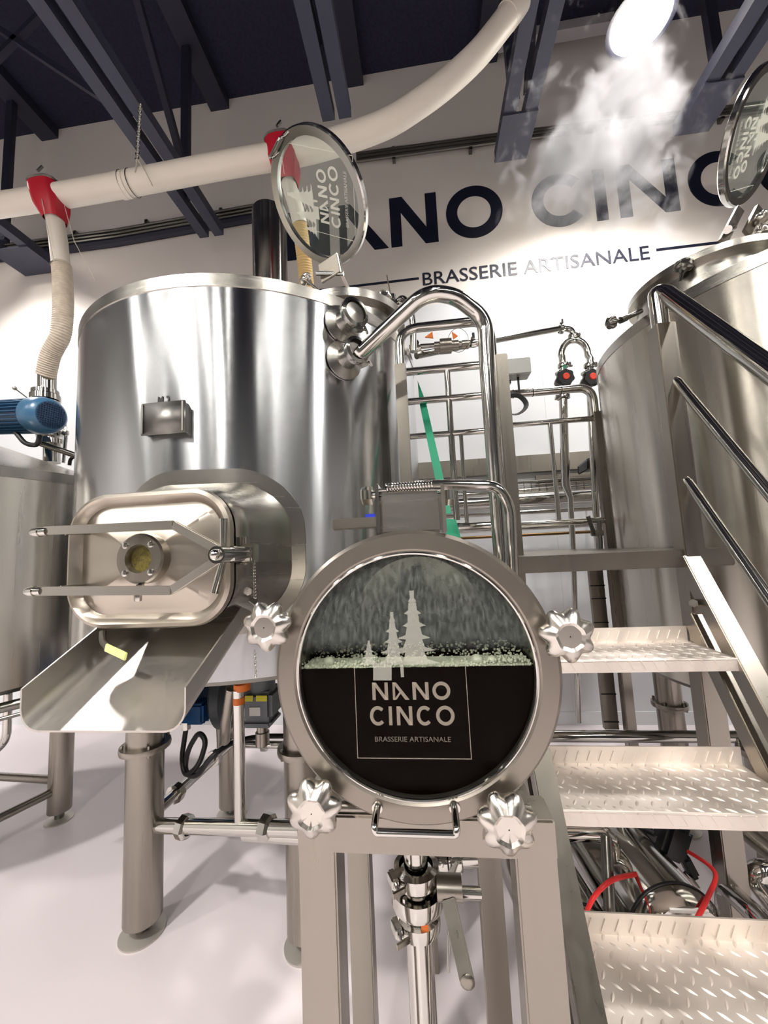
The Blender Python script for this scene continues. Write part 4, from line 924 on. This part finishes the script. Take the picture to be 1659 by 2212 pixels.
# beer and foam inside
zl = P(890, 1441, GY + .01).z; rb = .1855; th0 = math.acos(max(-1, min(1, (zl - GZ) / rb)))
prof = [(GX + rb * math.sin(th0 + (2 * PI - 2 * th0) * k / 48), GZ + rb * math.cos(th0 + (2 * PI - 2 * th0) * k / 48)) for k in range(49)]
b = MB(); b.rings([[V((x, GY + .0075, z)) for x, z in prof], [V((x, GY + .38, z)) for x, z in prof]], cap=True)
tag(b.build('beer', beer), 'black-brown beer filling the lower half of the round sight glass', 'beer', kind='stuff')
b = MB(); hw_ = math.sqrt(rb ** 2 - (zl - GZ) ** 2)
for i in range(1500):
    x = random.uniform(-hw_, hw_) * .985; y = random.random() ** 3 * .16 + .0105; r_ = random.uniform(.0008, .0030)
    side = abs(x) / hw_; hh = .003 + .008 * max(0, math.sin((x + .11) * 31)) ** 2 + .005 * side * random.random()
    z_ = zl + random.uniform(-.0015, hh) * (1 if y < .04 else .6)
    if (x ** 2 + (z_ - GZ) ** 2) ** .5 + r_ > rb - .001: continue
    b.ball((GX + x, GY + y, z_), r_, sub=1)
b.box((GX, GY + .035, zl + .001), (hw_ * 1.94, .05, .003))
for (px, py, r_) in ((712, 1438, .011), (1030, 1432, .011), (1062, 1434, .009), (826, 1440, .006), (1100, 1440, .006)):
    c0 = P(px, py, GY + .03); b.ball((c0.x, GY + .024, zl + r_ * .35), r_, sub=2)
tag(b.build('foam', foamm), 'bubbly greenish foam line on the beer inside the round sight glass', 'foam', kind='stuff')
# inlet port on the rear wall
pc = P(889, 1272, GY + .40); pc.z = min(pc.z, GZ + .12)
MB().lathe([(.034, -.02), (.03, -.02), (.03, .02), (.001, .02)], pc, ax, 32).build('inlet_port', mat('dark port', (30, 12, 8), .3), gv)
b = MB()
for i in range(9):
    x = pc.x + random.uniform(-.03, .03); b.tube([(x, GY + .382, pc.z + .06), (x + random.uniform(-.004, .004), GY + .382, pc.z + random.uniform(0, .03))], [.0015, .0035], seg=6)
b.build('residue', mat('dark residue', (30, 14, 8), .4), gv)
# hinge block
hk = P(885, 1105, GY + .02)
MB().box((P(886, 1105, GY).x, GY + .035, (P(886, 1062, GY).z + P(886, 1152, GY).z) / 2), (.108, .06, .075), None, .008).build('hinge_block', satin_d, gv)
for px in (814, 955):
    a, c_ = P(px, 1048, GY), P(px, 1155, GY); MB().box((a.x, GY + .03, (a.z + c_.z) / 2 + .002), (.006, .075, a.z - c_.z), None, .002).build('hinge_plate', polish, gv)
sA, sB = P(832, 1056, GY), P(937, 1056, GY); sp_ = []
for i in range(17 * 12):
    t = i / (17 * 12); sp_.append(V((sA.x + (sB.x - sA.x) * t, GY + .010 + .0065 * math.cos(2 * PI * 17 * t), sA.z + .003 + .0065 * math.sin(2 * PI * 17 * t))))
MB().tube(sp_, .002, 0, 6).build('spring', polish, gv)
MB().tube([sA + V((-.012, .012, .0)), sB + V((.012, .012, 0))], .003).build('spring_pin', polish, gv)
for px, s in ((795, -1), (968, 1)):
    c0 = P(px, 1071, GY + .03); MB().lathe([(.001, -.011), (.014, -.011), (.016, -.008), (.016, .008), (.001, .008)], c0, V((1, 0, 0)), 6).cyl(c0, c0 + V((-s * .03, 0, 0)), .007).build('hinge_bolt', polish, gv)
MB().box(P(775, 1131, GY + .12), (.10, .02, .021), None, .002).build('side_arm', satin, gv)
tag(MB().box(P(800, 1115, GY + .16), (.02, .01, .008)).build('blue_tie', mat('blue plastic', (30, 50, 190), .4)), 'scrap of blue plastic on the arm left of the hinge block', 'tie')
# knobs
for (px, py, r_) in ((568, 1357, .0385), (1234, 1377, .0385), (671, 1762, .041), (1101, 1797, .041)):
    c0 = P(px, py, .565); d = (c0 - V((GX, c0.y, GZ))).normalized()
    k = star_knob(gv, c0, V((0, -1, .0)), r_, stem=.05, depth=.03)
    e2 = V((GX, GY + .035, GZ)) + d * .205; MB().bar(V((c0.x, GY + .05, c0.z)), e2, .02, .02, V((0, 1, 0)), .003).build('bolt_lug', satin, gv)
# ring handle
a, c_ = P(815, 1745, GY - .01), P(982, 1745, GY - .01); zb2 = P(895, 1800, .575).z
MB().tube([a + V((0, .004, .0)), V((a.x, .575, a.z - .004)), V((a.x + .002, .575, zb2)), V((c_.x - .002, .575, zb2)), V((c_.x, .575, a.z - .004)), c_ + V((0, .004, 0))], .0052, .012, 14).build('ring_handle', polish, gv)
for q_ in (a, c_): MB().lathe([(.001, -.002), (.008, -.002), (.009, .003), (.009, .006)], q_, V((0, 1, 0)), 20).build('handle_boss', polish, gv)
# stand
fx0, fx1 = -.197, .135; bx0, bx1 = -.213, .108; FYs = .665; BYs = 1.05
ztb = P(900, 1765, .635).z
for x, y, s in ((fx0, FYs, .060), (fx1, FYs, .060), (bx0, BYs, .055), (bx1, BYs, .055)):
    MB().box((x, y, (ztb - .03) / 2), (s, s, ztb - .03), None, .003).build('stand_leg', satin, gv)
MB().box(((fx0 + fx1) / 2, FYs, ztb - .028), (fx1 - fx0 + .062, .062, .056), None, .003).build('stand_rail', satin, gv)
MB().box(((bx0 + bx1) / 2, BYs, ztb - .028), (bx1 - bx0 + .057, .057, .056), None, .003).build('stand_rail', satin, gv)
for x in ((fx0 + bx0) / 2, (fx1 + bx1) / 2): MB().box((x, (FYs + BYs) / 2, ztb - .028), (.05, BYs - FYs, .05), None, .003).build('stand_rail', satin, gv)
MB().cyl((fx0 + .01, FYs - .02, ztb + .006), (fx1, FYs - .02, ztb + .006), .008).build('weld_bar', satin, gv)
# outlet with clamps and butterfly valve beneath
VY = .84; ov = thing('butterfly_valve', 'stacked clamped butterfly valve with long steel lever under the sight glass vessel', 'valve', (P(897, 1900, VY).x, VY, .6))
vx = P(900, 1900, VY).x
def VZ(py): return P(900, py, VY).z
MB().lathe([(.024, VZ(1835)), (.024, VZ(1872)), (.04, VZ(1874)), (.04, VZ(1890)), (.03, VZ(1893)), (.03, VZ(1912)), (.05, VZ(1915)), (.052, VZ(1940)), (.05, VZ(1948)), (.034, VZ(1958)), (.034, VZ(1975)), (.026, VZ(1980))], (vx, VY, 0), seg=56).build('valve_body', polish, ov)
MB().lathe([(.024, 0), (.024, .12)], (vx, VY, VZ(1840)), seg=32).build('upper_pipe', polish, ov)
dpipe = MB().cyl((vx, VY, .05), (vx, VY, VZ(1978)), .0265, seg=32).build('drop_pipe', polish, ov)
clamp_at(ov, V((vx, VY, VZ(1882))), V((0, 0, 1)), .034, wing=(-1, -.5, 0)); clamp_at(ov, V((vx, VY, VZ(1985))), V((0, 0, 1)), .032, wing=(-1, -.5, 0))
for k in range(6):
    a_n = 2 * PI * k / 6; MB().cyl((vx + .043 * math.cos(a_n), VY + .043 * math.sin(a_n), VZ(1915)), (vx + .043 * math.cos(a_n), VY + .043 * math.sin(a_n), VZ(1905)), .005, seg=6).build('bolt', polish, ov)
hbx = P(975, 1917, VY - .02); MB().cyl((vx + .04, VY - .02, hbx.z), (hbx.x + .02, VY - .02, hbx.z), .022).build('lever_hub', satin, ov)
l0 = P(968, 1940, VY - .04); l1 = P(1010, 2122, VY - .10)
MB().bar(l0, l1, .026, .006, V((0, 1, .2)), .002).ball(l1, .013, (1, .3, 1)).build('lever', satin, ov)
MB().tube([P(972, 1955, VY), P(968, 2100, VY - .03)], .003).build('lever_rod', polish, ov)
MB().cyl((hbx.x, VY - .02, hbx.z - .008), P(1035, 1930, VY), .011).build('side_pipe', polish, ov)
MB().box(P(918, 2003, VY - .035), (.014, .004, .02)).build('orange_tape', orange, ov)
sv2 = thing('outlet_branch', 'side outlet with clamps behind the butterfly valve stack', 'pipework', P(975, 1850, .98))
MB().cyl(P(930, 1850, .98), P(1030, 1848, .98), .022).build('pipe', polish, sv2); clamp_at(sv2, P(955, 1850, .98), V((1, 0, 0)), .026); clamp_at(sv2, P(985, 1850, .98), V((1, 0, 0)), .026)
MB().bar(P(985, 1860, .95), P(975, 1890, .94), .012, .006).build('lever', polish, sv2)

# ------------------------------------------------------------------ under the middle tank
gb = thing('gearbox_drive', 'blue motor and grey gearbox hanging under the middle tank', 'drive', P(500, 1560, 1.9))
MY_ = 1.85
m0, m1 = P(395, 1505, MY_), P(455, 1505, MY_)
MB().cyl(m0 + V((-.12, 0, .02)), m1 + V((0, 0, .02)), .12, seg=40).build('motor_body', bluem2, gb)
f = MB()
for k in range(24):
    an = 2 * PI * k / 24; f.bar(m0 + V((-.1, .125 * math.cos(an), .02 + .125 * math.sin(an))), m1 + V((-.01, .125 * math.cos(an), .02 + .125 * math.sin(an))), .004, .016, V((0, math.cos(an), math.sin(an))))
f.build('cooling_fins', bluem2, gb)
MB().box(P(415, 1535, MY_ - .1), (.16, .1, .09), None, .01).build('terminal_box', bluem2, gb)
g0_ = P(492, 1500, MY_); MB().lathe([(.001, -.03), (.13, -.03), (.15, -.01), (.15, .03), (.13, .05), (.001, .05)], g0_, V((1, 0, 0)), 40).build('bell_housing', greyd, gb)
g1_ = P(566, 1520, 1.6)
MB().box(g1_ + V((0, 0, .01)), (.13, .13, .11), None, .015).box(g1_ + V((0, 0, -.06)), (.12, .12, .03), None, .01).cyl(g1_ + V((0, 0, .05)), g1_ + V((0, 0, .12)), .055).build('gearbox', greym, gb)
MB().lathe([(.07, 0), (.075, .004), (.075, .02), (.07, .024)], g1_ + V((0, 0, .115)), seg=36).build('flange', polish, gb)
MB().cyl(g1_ + V((0, 0, -.07)), g1_ + V((0, 0, -.12)), .022).cyl(g1_ + V((0, 0, -.11)), g1_ + V((0, 0, -.16)), .028).build('output_shaft', satin, gb)
for dx_, w_ in ((-.03, .045), (.028, .045)): MB().box(g1_ + V((dx_, -.067, .045)), (w_, .002, .022)).build('yellow_label', yell, gb)
MB().box(g1_ + V((0, -.067, -.005)), (.045, .002, .032)).build('rating_label', white, gb)
MB().cyl(P(402, 1555, 1.72), P(402, 1575, 1.72), .02, seg=8).build('cable_gland', polish, gb)
plainpipe('black_cable', 'black cable looping below the blue motor under the middle tank', [P(402, 1572, 1.72), P(392, 1640, 1.7), P(400, 1678, 1.68), P(430, 1655, 1.66), P(446, 1600, 1.68), P(430, 1580, 1.7), P(405, 1620, 1.7), P(398, 1670, 1.7), P(425, 1680, 1.66), P(455, 1635, 1.62), P(500, 1603, 1.7), P(560, 1590, 1.8), P(640, 1590, 1.9)], .011, .08, blackm, 'cable')
plainpipe('drain_pipe', 'upright polished pipe with orange tape under the middle tank', [P(515, 1490, 1.45), P(519, 1785, 1.45)], .021, 0)
tag(MB().lathe([(.0215, -.012), (.022, -.012), (.022, .012), (.0215, .012)], P(516, 1513, 1.45), seg=20).build('orange_tape', orange), 'orange tape round the upright pipe under the middle tank', 'tape')
tag(MB().lathe([(.03, -.012), (.031, -.012), (.031, .012), (.03, .012)], P(523, 1483, 1.46), seg=20).build('orange_tape', orange), 'orange tape at the pipe joint just under the middle tank', 'tape')
plainpipe('brace_pipe', 'flattened support pipe left of the orange-taped pipe', [P(500, 1488, 1.5), P(488, 1560, 1.52), P(486, 1600, 1.6)], .02, 0, satin)
zfp = P(450, 1787, 1.5).z
fp = thing('floor_pipe', 'level polished pipe with two union collars joining the front legs of the middle tank', 'pipe', (-.9, 1.5, zfp))
MB().cyl(P(342, 1783, 1.55), P(652, 1790, 1.38), .027, seg=24).build('pipe', polish, fp); MB().cyl(P(530, 1800, 1.45), P(660, 1808, 1.38), .024, seg=24).build('pipe', polish, fp)
for px in (400, 578):
    c0 = P(px, 1786, 1.55 - (px - 342) / 310 * .17); MB().lathe([(.027, -.02), (.042, -.018), (.042, .012), (.034, .022), (.027, .022)], c0, V((1, -.3, 0)), 8).build('union_collar', polish, fp)
ip = thing('sloping_pipe', 'polished pipe with union collars sloping up behind the front leg', 'pipe', P(345, 1745, 1.6))
A_, C_ = P(342, 1748, 1.6), P(498, 1605, 2.15); MB().cyl(A_, C_, .024, seg=20).build('pipe', polish, ip)
for t in (.2, .72):
    c0 = A_.lerp(C_, t); MB().lathe([(.024, -.02), (.04, -.018), (.04, .012), (.032, .022), (.024, .022)], c0, C_ - A_, 8).build('union_collar', polish, ip)
hp2 = thing('rear_pipe', 'thin level pipe with union collar behind the upright pipe', 'pipe', P(530, 1605, 1.9))
MB().cyl(P(525, 1607, 1.95), P(640, 1609, 1.95), .018).build('pipe', polish, hp2); MB().lathe([(.018, -.015), (.032, -.013), (.032, .013), (.018, .015)], P(572, 1608, 1.95), V((1, 0, 0)), 8).build('union_collar', polish, hp2)
plainpipe('rear_pipe', 'pale slim pipe standing behind the rear leg of the middle tank', [P(473, 1560, 2.5), P(475, 1600, 2.5), P(476, 1640, 2.5)], .02, 0, satin)

# ------------------------------------------------------------------ pumps and hoses under the stair
def barrel(label, c, r, L, lab=True):
    t = thing('pump_motor', label, 'pump', c); cz = c + V((0, 0, r))
    MB().lathe([(.001, -.0), (r * .5, .0), (r * .86, .01), (r * .97, .03), (r, .06), (r, L), (r * .9, L + .03), (.001, L + .03)], cz, V((-.12, 1, 0)), 56).build('pump_cover', polish, t)
    MB().lathe([(r * 1.0, .052), (r * 1.015, .054), (r * 1.015, .06), (r * 1.0, .062)], cz, V((-.12, 1, 0)), 56).build('cover_seam', blackm, t)
    if lab: MB().box(cz + V((0, -.0, r * .84)), (.09, .004, .014), Matrix.Rotation(.5, 3, 'X')).build('white_label', white, t)
    return t
pb = P(1470, 1985, 1.16); barrel('polished barrel-shaped pump motor under the stair, nearest the red hoses', V((pb.x, 1.12, .30)), .125, .52)
barrel('polished barrel-shaped pump motor half hidden behind the left stringer of the stair', V((P(1250, 1960, 1.15).x, 1.12, .26)), .115, .5, False)
for i, (px, py) in enumerate(((1375, 1810), (1450, 1808))):
    t = thing('pneumatic_actuator', ['black pneumatic valve head with the left red hose', 'black pneumatic valve head with the right red hose'][i], 'actuator', P(px, py + 30, 1.45))
    c0 = P(px, py, 1.45); MB().box(c0, (.075, .08, .11), Matrix.Rotation(.4, 3, 'Y'), .012).box(c0 + V((.03, -.02, -.07)), (.03, .04, .07), Matrix.Rotation(-.4, 3, 'Y'), .008).build('actuator_body', knobblack, t)
    MB().cyl(c0 + V((.02, -.02, -.09)), c0 + V((.03, -.06, -.11)), .01).build('hose_fitting', polish, t)
    MB().cyl(c0 + V((-.02, .02, .04)), c0 + V((-.05, .04, .16)), .02).build('actuator_stem', darksteel, t)
rh1 = thing('air_hose', 'red air hose curling left under the stair', 'hose', P(1270, 1960, 1.1))
MB().tube(smoothpath([P(1385, 1835, 1.38), P(1405, 1868, 1.3), P(1385, 1885, 1.25), P(1325, 1900, 1.12), P(1285, 1935, 1.10), P(1265, 1975, 1.09)]), .0055, 0, 12).build('hose_body', redh, rh1)
rh2 = thing('air_hose', 'red air hose curving down on the right in front of the pump motor', 'hose', P(1505, 1985, 1.1))
MB().tube(smoothpath([P(1487, 1840, 1.38), P(1530, 1868, 1.3), P(1546, 1895, 1.25), P(1528, 1940, 1.15), P(1502, 1992, 1.07)]), .0055, 0, 12).build('hose_body', redh, rh2)
plainpipe('pump_pipe', 'pipe with tight elbow dropping to the floor left of the pumps', [P(1180, 1796, 1.3), P(1322, 1798, 1.3), P(1318, 1990, 1.3)], .024, .05)
plainpipe('pump_pipe', 'dark pipe standing beside the first pump under the stair', [P(1309, 1805, 1.2), P(1318, 1985, 1.12)], .014, 0, darksteel)
plainpipe('pump_pipe', 'hooked pipe right of the right red hose', [P(1568, 2000, 1.35), P(1566, 1915, 1.35), P(1640, 1985, 1.15), P(1670, 2020, 1.1)], .026, .05)
plainpipe('pump_pipe', 'large bent pipe at the lower right edge behind the stair', [P(1700, 1990, 1.25), P(1632, 1900, 1.3), P(1640, 1880, 1.3), P(1700, 1888, 1.3)], .028, .05)
plainpipe('pump_pipe', 'sloping dark pipe just under the middle stair tread at the right edge', [P(1600, 1790, 1.5), P(1700, 1870, 1.4)], .026, 0, satin)

# ------------------------------------------------------------------ steam above the right tank
def steam():
    blobs = [(1195, 390, .22), (1240, 360, .24), (1290, 340, .26), (1320, 290, .30), (1345, 240, .28), (1355, 195, .22), (1400, 250, .22), (1385, 330, .22), (1310, 430, .22), (1400, 440, .2), (1190, 450, .2), (1280, 470, .18)]
    pts = [(P(a, c_, 1.75), r_) for a, c_, r_ in blobs]
    lo = [min(p[i] - r_ for p, r_ in pts) for i in range(3)]; hi = [max(p[i] + r_ for p, r_ in pts) for i in range(3)]
    o_ = MB().box([(a + c_) / 2 for a, c_ in zip(lo, hi)], [c_ - a for a, c_ in zip(lo, hi)]).build('steam', None)
    m = bpy.data.materials.new('steam vapour'); m.use_nodes = True; nt = m.node_tree; nt.nodes.clear(); N = nt.nodes.new; L = nt.links.new
    o = N('ShaderNodeOutputMaterial'); v = N('ShaderNodeVolumePrincipled'); v.inputs['Color'].default_value = (.98, .97, 1, 1); v.inputs['Anisotropy'].default_value = .2
    tc = N('ShaderNodeTexCoord'); base = V(((lo[0] + hi[0]) / 2, (lo[1] + hi[1]) / 2, lo[2]))
    w_ = N('ShaderNodeTexNoise'); w_.inputs['Scale'].default_value = 7; w_.inputs['Detail'].default_value = 7; w_.inputs['Roughness'].default_value = .6; w_.inputs['Distortion'].default_value = .5; L(tc.outputs['Object'], w_.inputs[0])
    last = None
    for p, r_ in pts:
        mp = N('ShaderNodeMapping'); mp.vector_type = 'POINT'; q = p - base
        mp.inputs['Scale'].default_value = (1 / r_,) * 3; mp.inputs['Location'].default_value = tuple(-c_ / r_ for c_ in q)
        g = N('ShaderNodeTexGradient'); g.gradient_type = 'SPHERICAL'; L(tc.outputs['Object'], mp.inputs[0]); L(mp.outputs[0], g.inputs[0])
        if last is None: last = g.outputs['Fac']
        else:
            mm = N('ShaderNodeMath'); mm.operation = 'ADD'; L(last, mm.inputs[0]); L(g.outputs['Fac'], mm.inputs[1]); last = mm.outputs[0]
    cap = N('ShaderNodeMath'); cap.operation = 'MINIMUM'; L(last, cap.inputs[0]); cap.inputs[1].default_value = .8
    ms = N('ShaderNodeMath'); ms.operation = 'MULTIPLY_ADD'; L(w_.outputs[0], ms.inputs[0]); ms.inputs[1].default_value = 4.0; ms.inputs[2].default_value = -2.35
    ad = N('ShaderNodeMath'); ad.operation = 'ADD'; L(cap.outputs[0], ad.inputs[0]); L(ms.outputs[0], ad.inputs[1])
    mr = N('ShaderNodeMapRange'); mr.inputs['From Min'].default_value = .15; mr.inputs['From Max'].default_value = 1.0; mr.inputs['To Max'].default_value = STEAM_D; L(ad.outputs[0], mr.inputs[0])
    L(mr.outputs[0], v.inputs['Density']); L(v.outputs[0], o.inputs['Volume'])
    o_.data.materials.clear(); o_.data.materials.append(m)
    tag(o_, 'white steam cloud rising from the right tank in front of the sign', 'steam', kind='stuff')
steam()

# ------------------------------------------------------------------ fermenters added unseen behind the viewer for the steel to reflect
for i, x in enumerate((-4.2, -2.7, -1.2, .6, 2.1)):
    t = thing('added_fermenter', ['leftmost', 'second from the left', 'middle', 'second from the right', 'rightmost'][i] + ' of the five cone-bottomed fermenters added behind the viewer for reflections', 'tank', (x, -4.6, 0), 'fermenters behind the viewer')
    MB().lathe([(.001, .35), (.12, .35), (.58, 1.0), (.58, 2.7), (.3, 2.95), (.001, 3.0)], (x, -4.6, 0), seg=48).build('shell', satin_d, t)
    for s in (-1, 1):
        for u in (-1, 1): MB().cyl((x + s * .42, -4.6 + u * .38, 0), (x + s * .42, -4.6 + u * .38, 1.1), .04, seg=12).build('leg', satin, t)
